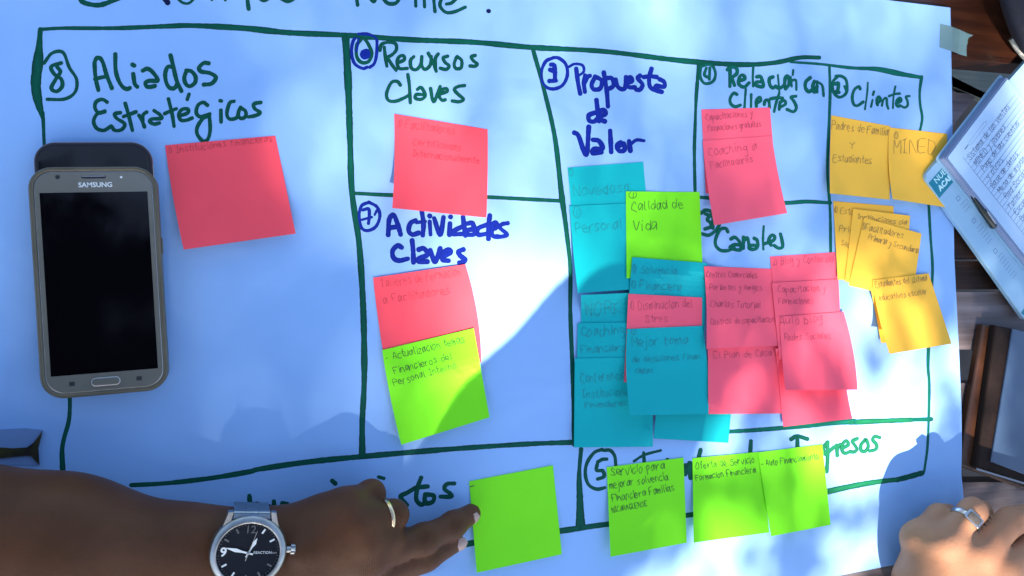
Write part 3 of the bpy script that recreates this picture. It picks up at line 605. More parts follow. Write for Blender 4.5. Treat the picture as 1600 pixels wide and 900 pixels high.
# left forearm with hand
palm_pts = dict(wr=Q(395,872,33), el=Q(-160,850,50))
fing = {
 'index': [(Q(575,868,46),13*mm),(Q(662,842,33),10.4*mm),(Q(708,820,22),9.3*mm),(Q(736,803,14.5),8.0*mm)],
 'middle': [(Q(570,845,50),12.5*mm),(Q(606,842,44),11.0*mm),(Q(604,850,18),9.5*mm),(Q(570,856,12),8*mm)],
 'ring': [(Q(556,818,50),12.5*mm),(Q(615,804,40),10.6*mm),(Q(613,814,18),9.0*mm),(Q(570,822,12),8*mm)],
 'little': [(Q(540,795,44),11.5*mm),(Q(580,771,30),10.0*mm),(Q(578,782,14),8.2*mm),(Q(545,800,11),7.5*mm)],
 'thumb': [(Q(480,905,30),17*mm),(Q(590,893,27),15*mm),(Q(664,866,20),12.5*mm),(Q(709,847,13),8.4*mm)],
}
def left_fn(G):
    d = cone(G, Q(-260,826,52), Q(100,858,46), 50*mm, 44*mm, 0.85)
    d = smin(d, cone(G, Q(100,858,46), Q(300,868,32), 44*mm, 31*mm, 0.8), 0.012)
    d = smin(d, cone(G, Q(300,868,32), Q(400,872,30), 31*mm, 29*mm, 0.78), 0.012)
    d = smin(d, cone(G, Q(400,872,30), Q(500,856,38), 29.5*mm, 36*mm, 0.62), 0.014)
    # palm: fan of metacarpals
    for k, r in (('index',15),('middle',15.5),('ring',14.5),('little',13.5)):
        a = np.array(Q(445,870,36)); b = np.array(fing[k][0][0])
        d = smin(d, cone(G, a, b, 19*mm, r*mm), 0.012)
    d = smin(d, cone(G, Q(500,862,28), Q(560,850,24), 24*mm, 18*mm), 0.012)
    for k in ('index','middle','ring','little'):       # tendons
        a = np.array(Q(470,862,56)); b = np.array(fing[k][0][0])+np.array([0,0,9*mm]); d = smin(d, cone(G, a, b, 3*mm, 4.5*mm), 0.010)
    out = d
    for k, pts in fing.items():
        c = chain(G, pts); out = np.minimum(out, smin(d, c, 0.007))
    # first knuckle joints swell a little
    for k in ('index',):
        for (p, r) in fing[k][1:3]: out = smin(out, np.linalg.norm(G-np.array(p), axis=-1)-r*1.06, 0.004)
    # creases across the fingertip joint
    return out
V, F = surface_nets(left_fn, (Q(-200,0,50)[0],-0.345,0.0035), (Q(760,0,0)[0],-0.080,0.112), 0.0021)
def lap(V, F, it=2, lam=0.5):
    V = V.copy(); n = len(V)
    for _ in range(it):
        acc = np.zeros_like(V); c = np.zeros(n)
        for a, b in ((0,1),(1,2),(2,3),(3,0)):
            np.add.at(acc, F[:,a], V[F[:,b]]); np.add.at(acc, F[:,b], V[F[:,a]]); np.add.at(c, F[:,a], 1); np.add.at(c, F[:,b], 1)
        V += lam*(acc/c[:,None]-V)
    return V
V = lap(V, F, 3)
def creases(m, items, origin, amt=0.0011):
    nt = m.node_tree; b = nt.nodes['Principled BSDF']; old = b.inputs['Normal'].links[0].from_node
    tc = nt.nodes.new('ShaderNodeTexCoord'); total = None
    nz = nt.nodes.new('ShaderNodeTexNoise'); nz.inputs['Scale'].default_value = 180; nt.links.new(tc.outputs['Object'], nz.inputs['Vector'])
    def vm(op, a, bb=None):
        n = nt.nodes.new('ShaderNodeVectorMath'); n.operation = op; nt.links.new(a, n.inputs[0])
        if bb is not None: n.inputs[1].default_value = bb
        return n
    def ma(op, a, v=None, link=None):
        n = nt.nodes.new('ShaderNodeMath'); n.operation = op
        nt.links.new(a, n.inputs[0])
        if v is not None: n.inputs[1].default_value = v
        if link is not None: nt.links.new(link, n.inputs[1])
        return n.outputs[0]
    for c, ax, rad in items:
        ax = np.array(ax)/np.linalg.norm(ax); c = np.array(c)-np.array(origin)
        d = vm('SUBTRACT', tc.outputs['Object'], tuple(c))
        al = vm('DOT_PRODUCT', d.outputs[0], tuple(ax)).outputs['Value']
        al = ma('ADD', ma('MULTIPLY', al, 2600.0), None, ma('MULTIPLY', nz.outputs[0], 7.0))
        w_ = ma('POWER', ma('ABSOLUTE', ma('SINE', al)), 0.4)
        ln = vm('LENGTH', d.outputs[0]).outputs['Value']
        fr_ = nt.nodes.new('ShaderNodeMapRange'); fr_.inputs['From Min'].default_value = rad*0.45; fr_.inputs['From Max'].default_value = rad; fr_.inputs['To Min'].default_value = 1; fr_.inputs['To Max'].default_value = 0
        nt.links.new(ln, fr_.inputs[0])
        t = ma('MULTIPLY', ma('SUBTRACT', w_, 1.0), None, fr_.outputs[0])
        total = t if total is None else ma('ADD', t, None, total)
    bp = nt.nodes.new('ShaderNodeBump'); bp.inputs['Strength'].default_value = 0.8; bp.inputs['Distance'].default_value = amt
    nt.links.new(total, bp.inputs['Height']); nt.links.new(bp.outputs[0], old.inputs['Normal'])
    v = nt.nodes.new('ShaderNodeTexVoronoi'); v.feature = 'DISTANCE_TO_EDGE'; v.inputs['Scale'].default_value = 550; nt.links.new(tc.outputs['Object'], v.inputs['Vector'])
    b2 = nt.nodes.new('ShaderNodeBump'); b2.inputs['Strength'].default_value = 0.25; b2.inputs['Distance'].default_value = 0.0006
    nt.links.new(v.outputs['Distance'], b2.inputs['Height']); nt.links.new(b2.outputs[0], bp.inputs['Normal'])
def joint(pts, i, r=1.0, up=0.8):
    p = np.array(pts[i][0]); a = np.array(pts[i+1][0] if i+1 < len(pts) else pts[i][0])-np.array(pts[i-1][0]); return (p+np.array([0,0,pts[i][1]*up]), a, r*pts[i][1])
creases(M['skin_dark'], [joint(fing['index'],1,1.1), joint(fing['index'],2,0.9), joint(fing['ring'],1,0.8), joint(fing['little'],1,1.0), joint(fing['index'],0,1.1), joint(fing['thumb'],2,0.9)], Q(200,870,0))
arm = empty('person', Q(200,870,0)); tag(arm, 'brown left forearm and hand, index finger pointing at the blank green note', 'person')
mesh_obj('arm_and_hand', V, F, M['skin_dark'], arm, True)
def nail(centre_, dirv, up, ln, wd, m, parent):
    c = np.array(centre_); d = np.array(dirv, float); d /= np.linalg.norm(d); up = np.array(up, float); s_ = np.cross(d, up); s_ /= np.linalg.norm(s_); up = np.cross(s_, d)
    V = []; F = []; n = 9
    for i in range(n):
        a = -1+2*i/(n-1)
        for j in range(n):
            b = -1+2*j/(n-1)
            x = a*ln/2; w_ = wd/2*math.sqrt(max(0.05, 1-abs(a)**3.5))
            y = b*w_; V.append(tuple(c+d*x+s_*y+up*(-(abs(b)**2)*wd*0.16-(a*a)*ln*0.04)))
    for i in range(n-1):
        for j in range(n-1): k = i*n+j; F.append((k,k+n,k+n+1,k+1))
    return mesh_obj('fingernail', V, F, m, parent, True)
tip = np.array(fing['index'][3][0]); dp = np.array(fing['index'][2][0]); dd = tip-dp; dd /= np.linalg.norm(dd)
sidev = np.array([dd[1], -dd[0], 0]); upn = np.array([0,0,1.0])*0.93+sidev*0.35
nail(tip+dd*0.0008+upn/np.linalg.norm(upn)*8.7*mm, dd, upn, 10.5*mm, 9.5*mm, M['nail_dark'], arm)
tt = np.array(fing['thumb'][3][0]); td = tt-np.array(fing['thumb'][2][0]); td /= np.linalg.norm(td)
upt = np.array([0.25,-0.1,0.95]); nail(tt+td*0.003+upt*8.8*mm, td, upt, 10*mm, 10*mm, M['nail_dark'], arm)
def torus(c, axis, R, r, flat=1.0, n=48, k=10):
    ax = np.array(axis, float); ax /= np.linalg.norm(ax); u = np.cross(ax, [0,0,1.0]); u /= np.linalg.norm(u); v = np.cross(ax, u)
    V = []; F = []
    for i in range(n):
        a = 2*math.pi*i/n; rad = u*math.cos(a)+v*math.sin(a)
        for j in range(k):
            b = 2*math.pi*j/k; V.append(tuple(np.array(c)+rad*(R+r*math.cos(b))+ax*r*flat*math.sin(b)))
    for i in range(n):
        for j in range(k): F.append((i*k+j, ((i+1)%n)*k+j, ((i+1)%n)*k+(j+1)%k, i*k+(j+1)%k))
    return V, F
a0 = np.array(fing['ring'][0][0]); a1 = np.array(fing['ring'][1][0])
rc = a0*0.22+a1*0.78; v, f = torus(rc, (a1-a0), 11.5*mm, 0.9*mm, 1.9)
o = mesh_obj('finger_ring', v, f, M['gold'], None, True, at=tuple(rc)); tag(o, 'thin pale gold band on the folded finger of the pointing hand', 'ring')

# wristwatch
wc = np.array(Q(389,858,0)); wz = 0.0665
fw = Frame((*Q(388,864,66)[:2], wz), (math.cos(math.radians(-6)), math.sin(math.radians(-6))), 0.02, 0.03)
M['steel'] = mat('brushed watch steel', (0.40,0.43,0.44), 0.34, metal=1.0, noise=0.3, nscale=160)
wt = empty('wristwatch', tuple(fw.o)); tag(wt, 'silver wristwatch with black dial on the brown wrist', 'wristwatch')
M['dial'] = mat('black dial', (0.004,0.008,0.016), 0.5, spec=0.15)
M['lume'] = mat('white lume', (0.75,0.80,0.78), 0.4)
M['dim'] = mat('dim silver print', (0.10,0.12,0.13), 0.35, metal=0.4)
R1 = 24.0*mm; 
v,f = loft(fw, [(circle(R1-1.5*mm),-9*mm),(circle(R1),-7*mm),(circle(R1),-1.6*mm),(circle(R1-1.0*mm),-0.3*mm),(circle(R1-3.2*mm),1.1*mm),(circle(R1-4.1*mm),1.2*mm),(circle(R1-4.5*mm),0.9*mm),(circle(R1-4.6*mm),-0.8*mm)], True, False)
mesh_obj('case', v, f, M['steel'], wt, True)
v,f = disc(fw, R1-4.5*mm, -1.6*mm, -0.7*mm); dial = mesh_obj('dial', v, f, M['dial'], wt)
def bar(frame, ang, r0, r1, w, z0, z1, w2=None):
    a = math.radians(90-ang); d = (math.cos(a), math.sin(a)); n = (-d[1], d[0]); w2 = w if w2 is None else w2
    q = [(d[0]*r0+n[0]*w/2, d[1]*r0+n[1]*w/2),(d[0]*r0-n[0]*w/2, d[1]*r0-n[1]*w/2),(d[0]*r1-n[0]*w2/2, d[1]*r1-n[1]*w2/2),(d[0]*r1+n[0]*w2/2, d[1]*r1+n[1]*w2/2)]
    return loft(frame, [(q,z0),(q,z1)])
for hr in range(12):
    if hr in (9,0): continue
    v,f = bar(fw, hr*30, 14.5*mm, 17.8*mm, 1.1*mm, -0.7*mm, -0.35*mm); mesh_obj('hour_marker', v, f, M['lume'] if hr in (7,8,1,2) else M['dim'], dial)
for k in range(60):
    if k%5: 
        v,f = bar(fw, k*6, 17.8*mm, 18.9*mm, 0.25*mm, -0.7*mm, -0.55*mm); mesh_obj('minute_mark', v, f, M['dim'], dial)
text_obj('numeral', '9', fw, -15.2*mm, 0.6*mm, -0.6*mm, 8.0*mm, M['lume'], dial, ext=0.0002, bold=0.0002)
text_obj('numeral', '12', fw, 0.6*mm, 15.2*mm, -0.6*mm, 7.0*mm, M['dim'], dial, ext=0.0002)
text_obj('lettering', 'REACTION', fw, 8.8*mm, 0.2*mm, -0.6*mm, 2.3*mm, M['lume'], dial, ext=0.0001)
def hand_poly(ang, pts, z0, z1):
    a = math.radians(90-ang); d = np.array((math.cos(a), math.sin(a))); n = np.array((-d[1], d[0]))
    out = [tuple(d*r+n*w) for r,w in pts]+[tuple(d*r-n*w) for r,w in reversed(pts)]
    return loft(fw, [(out,z0),(out,z1)])
v,f = hand_poly(25, [(-3*mm,.5*mm),(4*mm,.5*mm),(7*mm,1.3*mm),(10.5*mm,.2*mm)], -0.2*mm, 0.05*mm); mesh_obj('hour_hand', v, f, M['lume'], wt)
v,f = hand_poly(284, [(-3*mm,.5*mm),(4*mm,.6*mm),(8*mm,1.2*mm),(14.2*mm,.2*mm)], 0.1*mm, 0.3*mm); mesh_obj('minute_hand', v, f, M['lume'], wt)
v,f = hand_poly(16, [(-5*mm,.25*mm),(15*mm,.12*mm)], 0.35*mm, 0.5*mm); mesh_obj('second_hand', v, f, M['steel'], wt)
v,f = disc(fw, 1.1*mm, -0.3*mm, 0.7*mm, n=20); mesh_obj('hub', v, f, M['steel'], wt, True)
fc = Frame(fw(R1+1.5*mm, 1.0*mm, -4*mm), (fw.x[0], fw.x[1])); 
V=[];F=[]
for k,(rr,dx) in enumerate(((2.2,-2.5),(2.2,1.0),(3.3,1.1),(3.3,3.6),(2.8,4.1))):
    for i in range(24):
        a = 2*math.pi*i/24; r_ = rr*mm*(1+0.06*((i%2)*2-1 if rr>3 else 0)); V.append(fc(dx*mm, r_*math.cos(a), r_*math.sin(a)))
for k in range(4):
    for i in range(24): F.append((k*24+i, k*24+(i+1)%24, (k+1)*24+(i+1)%24, (k+1)*24+i))
F.append(tuple(4*24+i for i in range(24)))
mesh_obj('crown', V, F, M['steel'], wt)
# lugs and bracelet links above and below the case, bending round the wrist
for sy in (1,-1):
    for sx in (-1,1):
        q = [(sx*(13.5*mm), sy*17*mm),(sx*(18.3*mm), sy*14*mm),(sx*(15.0*mm), sy*25.6*mm),(sx*(11.8*mm), sy*26.0*mm)]
        if sx*sy < 0: q = q[::-1]
        v,f = loft(fw, [(q,-7*mm),(q,-2.2*mm),([(p[0]*.985,p[1]*.985) for p in q],-1.6*mm)]); mesh_obj('lug', v, f, M['steel'], wt)
    for k in range(9):
        ang = math.radians(min(86, 20+k*26)); L = 2.6*mm; tl = -ang
        cyv = ((21.6 if sy > 0 else 24.2)+[0,1.2,1.6,1.6,1.2,0.6,0,-1,-2][k])*mm; czv = -(3.5+[0,2.4,6.6,11.6,16.8,22,27.2,32.2,37][k])*mm
        for (xa, xb) in ((-11.3,-4.2),(-3.9,3.9),(4.2,11.3)):
            V = []
            for x_ in (xa*mm, xb*mm):
                for (s_, t_) in ((-1,0),(1,0),(1,1),(-1,1)):
                    dy = s_*L*math.cos(tl)-(t_*-2.2*mm)*math.sin(tl)*0; dz = s_*L*math.sin(tl)+t_*-2.4*mm
                    V.append(fw(x_, sy*(cyv+dy), czv+dz))
            mesh_obj('bracelet_link', V, [(0,1,2,3),(7,6,5,4),(0,4,5,1),(1,5,6,2),(2,6,7,3),(3,7,4,0)], M['steel'], wt)

# right hand
rf = {
 'little': [(Q(1436,842,36),13*mm),(Q(1468,806,32),11*mm),(Q(1480,804,18),9.5*mm),(Q(1464,818,13),8.5*mm)],
 'ring': [(Q(1472,854,54),13.5*mm),(Q(1520,798,52),11.8*mm),(Q(1532,799,30),10*mm),(Q(1512,812,17),9*mm)],
 'middle': [(Q(1520,870,64),14*mm),(Q(1580,814,62),12.4*mm),(Q(1632,800,48),10.5*mm),(Q(1640,802,26),9.5*mm)],
 'index': [(Q(1566,888,68),14.5*mm),(Q(1616,850,64),13.5*mm),(Q(1674,834,52),11*mm),(Q(1690,838,30),10*mm)],
}
def right_fn(G):
    d = cone(G, Q(1600,1160,52), Q(1500,975,52), 40*mm, 31*mm, 0.8)
    d = smin(d, cone(G, Q(1500,975,52), Q(1480,905,50), 32*mm, 34*mm, 0.75), 0.015)
    for k, (pts) in rf.items():
        d = smin(d, cone(G, Q(1478,930,50), pts[0][0], 24*mm, 16*mm), 0.014)
    d = smin(d, cone(G, Q(1432,905,28), Q(1450,856,27), 21*mm, 17*mm), 0.014)
    d = smin(d, cone(G, Q(1440,930,26), Q(1480,880,22), 20*mm, 16*mm), 0.014)
    out = d
    for k, pts in rf.items(): out = np.minimum(out, smin(d, chain(G, pts), 0.008))
    return out
V, F = surface_nets(right_fn, (Q(1370,0,60)[0]-0.01,-0.44,0.004), (Q(1720,0,60)[0],-0.13,0.12), 0.0023)
V = lap(V, F, 3)
creases(M['skin_tan'], [joint(rf['little'],1,0.9), joint(rf['ring'],1,0.7), joint(rf['middle'],1,1.0), joint(rf['index'],1,1.0)], Q(1470,880,0), 0.0005)
hr_ = empty('person', Q(1470,880,0)); tag(hr_, 'tan hand resting on the bottom right corner of the poster, signet ring on one finger', 'person')
mesh_obj('arm_and_hand', V, F, M['skin_tan'], hr_, True)
a0 = np.array(rf['ring'][0][0]); a1 = np.array(rf['ring'][1][0]); ax = a1-a0; ax /= np.linalg.norm(ax)
rc = a0*0.26+a1*0.74
sg = empty('finger_ring', tuple(rc)); tag(sg, 'silver signet ring with dark rectangular face on the tan hand', 'ring')
v, f = torus(rc, ax, 12.6*mm, 1.1*mm, 2.4); mesh_obj('band', v, f, M['chrome'], sg, True)
upv = np.array([-0.45,0.15,0.85]); upv -= ax*(upv@ax); upv /= np.linalg.norm(upv); sv = np.cross(upv, ax)
class F3:
    def __init__(s,o,x,y,z): s.o,s.x,s.y,s.z = o,x,y,z
    def __call__(s,u,v,w=0): return tuple(s.o+s.x*u+s.y*v+s.z*w)
ff = F3(rc+upv*13.2*mm, sv, ax, upv)
v,f = slab(ff, 15*mm, 10*mm, 1.5*mm, -1.8*mm, 1.1*mm, 0.5*mm, n=4); mesh_obj('bezel', v, f, M['chrome'], sg, True)
M['onyx'] = mat('dark engraved face', (0.03,0.027,0.024), 0.45, noise=0.8, nscale=700, col2=(0.14,0.13,0.11))
v,f = slab(ff, 11.5*mm, 7.2*mm, 1.8*mm, 0.9*mm, 1.5*mm, 0.2*mm, n=4); mesh_obj('stone', v, f, M['onyx'], sg, True)

# ------------------------------------------------------------------ planner booklet and notebook
M['cover'] = mat('pale blue card', (0.26,0.47,0.66), 0.4, noise=0.06, nscale=20)
M['page'] = mat('notebook page', (0.33,0.52,0.76), 0.6, noise=0.04, nscale=20)
M['edge'] = mat('page edges', (0.20,0.30,0.52), 0.6, noise=0.5, nscale=4, stretch=(1,1,900))
M['teal_print'] = mat('teal printed band', (0.0,0.18,0.27), 0.4)
M['rule'] = mat('ruled line', (0.07,0.14,0.33), 0.6)
M['white_print'] = mat('white lettering', (0.45,0.75,0.85), 0.5)
M['pen_dark'] = mat('dark green plastic', (0.006,0.018,0.018), 0.25)
zb = 0.010
A = np.array(P(1443,276,zb)); B = np.array(P(1566,100,zb)); Cc = np.array(P(1604,503,zb))
fbk = Frame((A[0],A[1],0), (Cc-A)[:2])        # x runs down right along the lower-left edge, y up right
LW = np.linalg.norm(Cc-A); LH = np.linalg.norm(B-A)+0.05
bk = empty('planner', tuple(fbk(0.05,0.05,zb-0.005))); tag(bk, 'pale blue planner with teal printed band, lying under the lined notebook', 'planner')
def poly_slab(frame, pts, z0, z1, name, m, parent, smooth=False):
    v,f = loft(frame, [(pts,z0),(pts,z1)]); return mesh_obj(name, v, f, m, parent)
def rr(x0,y0,x1,y1,r): return [(p[0]+(x0+x1)/2, p[1]+(y0+y1)/2) for p in rrect(x1-x0, y1-y0, r)]
v,f = loft(fbk, [(rr(0,0,LW,LH,0.006), zb-0.0048),(rr(0,0,LW,LH,0.006), zb-0.0004),(rr(.0003,.0003,LW-.0003,LH-.0003,0.0057), zb)]); mesh_obj('cover', v, f, M['cover'], bk)
poly_slab(fbk, [(0.0085,0.0004),(0.0275,0.0004),(0.0275,0.045),(0.0085,0.045)], zb, zb+0.00012, 'printed_band', M['teal_print'], bk)
poly_slab(fbk, [(LW-0.012,0.0004),(LW-0.0004,0.004),(LW-0.0004,0.045),(LW-0.012,0.045)], zb, zb+0.00012, 'printed_band', M['teal_print'], bk)
text_obj('lettering', 'NUES', fbk, 0.0125, 0.0175, zb+0.00015, 0.0085, M['white_print'], bk, rot=math.radians(90))
text_obj('lettering', 'ACAD', fbk, 0.0210, 0.0165, zb+0.00015, 0.0078, M['white_print'], bk, rot=math.radians(90), bold=0.0003)
# notebook on top
zn = 0.019
A = np.array(P(1474,246,zn)); B = np.array(P(1569,106,zn)); Cc = np.array(P(1603,408,zn))
fnb = Frame((A[0],A[1],0), (Cc-A)[:2]); NL = np.linalg.norm(Cc-A)+0.12; NH = np.linalg.norm(B-A)
nb = empty('notebook', tuple(fnb(0.05,0.05,zb))); tag(nb, 'open lined notebook full of handwriting, on top of the planner at the right edge', 'notebook')
v,f = loft(fnb, [(rr(-0.001,-0.001,NL,NH,0.003), zb+0.0004),(rr(-0.001,-0.001,NL,NH,0.003), zb+0.0014)]); mesh_obj('cover', v, f, M['cover'], nb)
R_ = []
for i, (d_, z_) in enumerate([(0.0015,0.0016),(0.0008,0.003),(0.0018,0.0045),(0.0012,0.0055),(0.0026,0.0065),(0.0022,0.0072)]):
    R_.append((rr(d_+.0005,d_,NL-.002,NH-.0015-d_*0.5,0.002), zb+z_))
v,f = loft(fnb, R_); mesh_obj('page_block', v, f, M['edge'], nb)
v,f = loft(fnb, [(rr(0.0042,0.0045,NL-.002,NH-.004,0.002), zb+0.0074),(rr(0.0042,0.0045,NL-.002,NH-.004,0.002), zb+0.0082)]); pg = mesh_obj('page', v, f, M['page'], nb)
zpg = zb+0.0082
# second sheet edge below the top page
def flat_place(frame, z): return lambda x, y, e: frame(x, y, z+e)
k = Ink(flat_place(fnb, zpg), hgt=0.00003, wob=0.02); 
for i in range(34):
    x = 0.021+i*0.0049
    k.stroke([(x, 0.018),(x, NH-0.008)], 0.00035, step=0.02)
k.stroke([(0.017,0.018),(NL-0.01,0.018)], 0.0004, step=0.02)
k.stroke([(0.0125,0.034),(0.0125,0.062),(0.0155,0.062),(0.0155,0.034),(0.0125,0.034)], 0.0003, step=0.003)
k.build('ruled_line', M['rule'], pg)
k = Ink(flat_place(fnb, zpg+0.00008), hgt=0.00004, wob=0.2)
words = ['Sistema de los ventas','MINED y jovenes','Pago de las cuentas','y otros','Base de datos','Mesa de ayuda','Red Social','Taller','Escuela de padres','Becas']
for i, wd in enumerate(words):
    S, tot = glyph_strokes(wd); x = 0.0205+i*0.0098; y0 = 0.022+0.006*random.random(); L = (0.0034)*len(wd)+0.004
    for st in S: k.stroke([(x+0.0045-p[1]*0.0060, y0+p[0]/tot*L) for p in st], 0.00045, step=0.0006)
k.stroke([(0.0135,0.0255),(0.0135,0.0310)], 0.0011, step=0.001)
k.build('handwriting', PEN['pencil'], nb)
# ticks and little square marks on the planner cover
k = Ink(flat_place(fbk, zb), hgt=0.00003, wob=0.05)
for cx in (0.043,0.072,0.112):
    y = 0.0180
    k.stroke([(cx-.002,y-.002),(cx+.002,y-.002)],.0005,step=.002); k.stroke([(cx+.002,y-.002),(cx+.002,y+.002)],.0005,step=.002)
    k.stroke([(cx+.002,y+.002),(cx-.002,y+.002)],.0005,step=.002); k.stroke([(cx-.002,y+.002),(cx-.002,y-.002)],.0005,step=.002)
for g0, n_ in ((0.050,3),(0.080,6),(0.119,8)):
    for i in range(n_): k.stroke([(g0+i*0.0040,0.0155),(g0+i*0.0040,0.0235)],.0004,step=.003)
k.build('tick_marks', M['rule'], bk)
# pen in the fold
fp = Frame(P(1537,331,zb+0.004), np.array(P(1552,352,zb))[:2]-np.array(P(1522,308,zb))[:2])
pn = empty('pen', tuple(fp.o)); tag(pn, 'dark green pen tucked between the notebook and the planner', 'pen')
V=[];F=[]; prof=[(-0.024,0.0010),(-0.021,0.0024),(-0.004,0.0030),(-0.003,0.0034),(0.018,0.0034),(0.020,0.0026)]
for x_, r_ in prof:
    for i in range(16): a=2*math.pi*i/16; V.append(fp(x_, r_*math.cos(a), r_*math.sin(a)))
for kk in range(len(prof)-1):
    for i in range(16): F.append((kk*16+i, kk*16+(i+1)%16, (kk+1)*16+(i+1)%16, (kk+1)*16+i))
F.append(tuple(5*16+i for i in range(16))); F.append(tuple(reversed(range(16))))
mesh_obj('barrel', V, F, M['pen_dark'], pn, True)
v,f = slab(fp, 0.016, 0.0012, 0.0005, 0.0034, 0.0044, 0.0002, cx=0.008, n=3); mesh_obj('clip', v, f, M['chrome'], pn)

# ------------------------------------------------------------------ masking tape
M['tape'] = mat('masking tape', (0.20,0.36,0.38), 0.5, noise=0.15, nscale=60, bump=0.3, bscale=300)
tpn = M['tape'].node_tree; out = tpn.nodes['Material Output']; tr = tpn.nodes.new('ShaderNodeBsdfTransparent'); mxs = tpn.nodes.new('ShaderNodeMixShader')
mxs.inputs[0].default_value = 0.72; tpn.links.new(tr.outputs[0], mxs.inputs[1]); tpn.links.new(tpn.nodes['Principled BSDF'].outputs[0], mxs.inputs[2]); tpn.links.new(mxs.outputs[0], out.inputs[0])
top_e = [(1469,37),(1480,39.5),(1488,42),(1500,46.5),(1512,52),(1521,55)]; bot_e = [(1468,74),(1479,77.5),(1489,80.5),(1497,84),(1504,86.5),(1510.5,88)]
rows = []
for (a,b) in zip(top_e, bot_e):
    row = []
    for t in np.linspace(0,1,9):
        x = a[0]*(1-t)+b[0]*t; y = a[1]*(1-t)+b[1]*t
        if a[0] == 1521: x += [0,-6,-6.5,-5,-5.5,-4,-3,-1.5,0][int(round(t*8))]
        zt = PP(x,y)[2]+0.00022 if x < 1491 else max(0.0007, 0.0034-(x-1487)*0.0003)
        row.append(P(x,y,zt))
    rows.append(row)
V = [p for r in rows for p in r]; nV = len(V); V += [(x,y,z-0.0001) for x,y,z in V]; F = []
for i in range(len(rows)-1):
    for j in range(8): a = i*9+j; F.append((a,a+1,a+10,a+9)[::-1]); F.append((a+nV,a+1+nV,a+10+nV,a+9+nV))
o = mesh_obj('masking_tape', V, F, M['tape'], None, at=centre(V)); tag(o, 'torn strip of pale masking tape holding the top right corner of the poster', 'tape')

# ------------------------------------------------------------------ table
def wood(name, c1, c2, rough=0.35, ax='x', spec=0.5, coat=0.0):
    st = (3,60,60) if ax == 'x' else (60,3,60)
    return mat(name, c1, rough, noise=0.5, nscale=2.2, col2=c2, bump=0.6, bscale=5, stretch=st, spec=spec, coat=coat)
M['wood'] = wood('varnished brown wood', (0.060,0.020,0.009), (0.022,0.008,0.005), 0.32, coat=0.1)
M['wood_d'] = wood('dark brown wood', (0.022,0.010,0.006), (0.010,0.005,0.004), 0.6, spec=0.25)
M['wood_g'] = wood('weathered grey wood', (0.15,0.135,0.15), (0.075,0.06,0.06), 0.5)
tb = empty('table', P(800,450,-0.03)); tag(tb, 'slatted dark brown wooden table under the poster', 'table')
def plank(c, z1, th, m, parent, name='plank', bev=0.0015):
    q = [np.array(P(a,b,z1)) for a,b in c]; ce = sum(q)/4
    ins = [p+(ce-p)/np.linalg.norm(ce-p)*bev for p in q]
    V = [tuple(p-np.array([0,0,th])) for p in q]+[tuple(p-np.array([0,0,bev])) for p in q]+[tuple(p) for p in ins]
    F = [(0,1,2,3)]+[(k,(k+1)%4,4+(k+1)%4,4+k)[::-1] for k in range(4)]+[(4+k,4+(k+1)%4,8+(k+1)%4,8+k)[::-1] for k in range(4)]+[(11,10,9,8)]
    return mesh_obj(name, V, F, m, parent)
plank([(-400,-560),(1800,-420),(1800,119),(-400,-79)], 0.0, 0.032, M['wood'], tb)
plank([(-400,-60),(1462,112),(1462,292),(-400,292)], -0.001, 0.025, M['wood_d'], tb)
plank([(-400,300),(1800,300),(1800,404),(-400,404)], 0.0, 0.025, M['wood_d'], tb)
plank([(-400,408),(1800,408),(1800,452),(-400,452)], -0.004, 0.025, M['wood_d'], tb)
plank([(-400,458),(1800,456),(1800,546),(-400,548)], -0.001, 0.025, M['wood_g'], tb)
plank([(-400,602),(1800,598),(1800,716),(-400,716)], -0.001, 0.025, M['wood_g'], tb)
plank([(-400,762),(1800,752),(1800,1000),(-400,1000)], -0.002, 0.025, M['wood_g'], tb)
plank([(600,548),(600,602),(640,602),(640,548)][::-1], -0.026, 0.03, M['wood_d'], tb, 'crossbar')
# bench glimpsed through the gap
bn = empty('bench', P(1500,150,-0.33)); tag(bn, 'grey slatted bench glimpsed through the gap between table boards', 'bench')
M['bench'] = wood('grey green bench wood', (0.075,0.10,0.095), (0.035,0.05,0.05), 0.6)
M['bench2'] = wood('lavender grey bench wood', (0.12,0.12,0.16), (0.06,0.055,0.08), 0.6)
plank([(1380,90),(1680,112),(1680,215),(1380,66)], -0.28, 0.03, M['bench'], bn)
plank([(1380,133),(1528,147),(1470,222),(1380,300)], -0.30, 0.03, M['bench2'], bn)
M['floor'] = mat('dark stone floor', (0.030,0.026,0.024), 0.7, noise=0.6, nscale=9, bump=0.4, bscale=30)
gr = mesh_obj('floor', [(-12,-12,-0.76),(12,-12,-0.76),(12,12,-0.76),(-12,12,-0.76)], [(0,1,2,3)], M['floor']); gr['kind'] = 'structure'

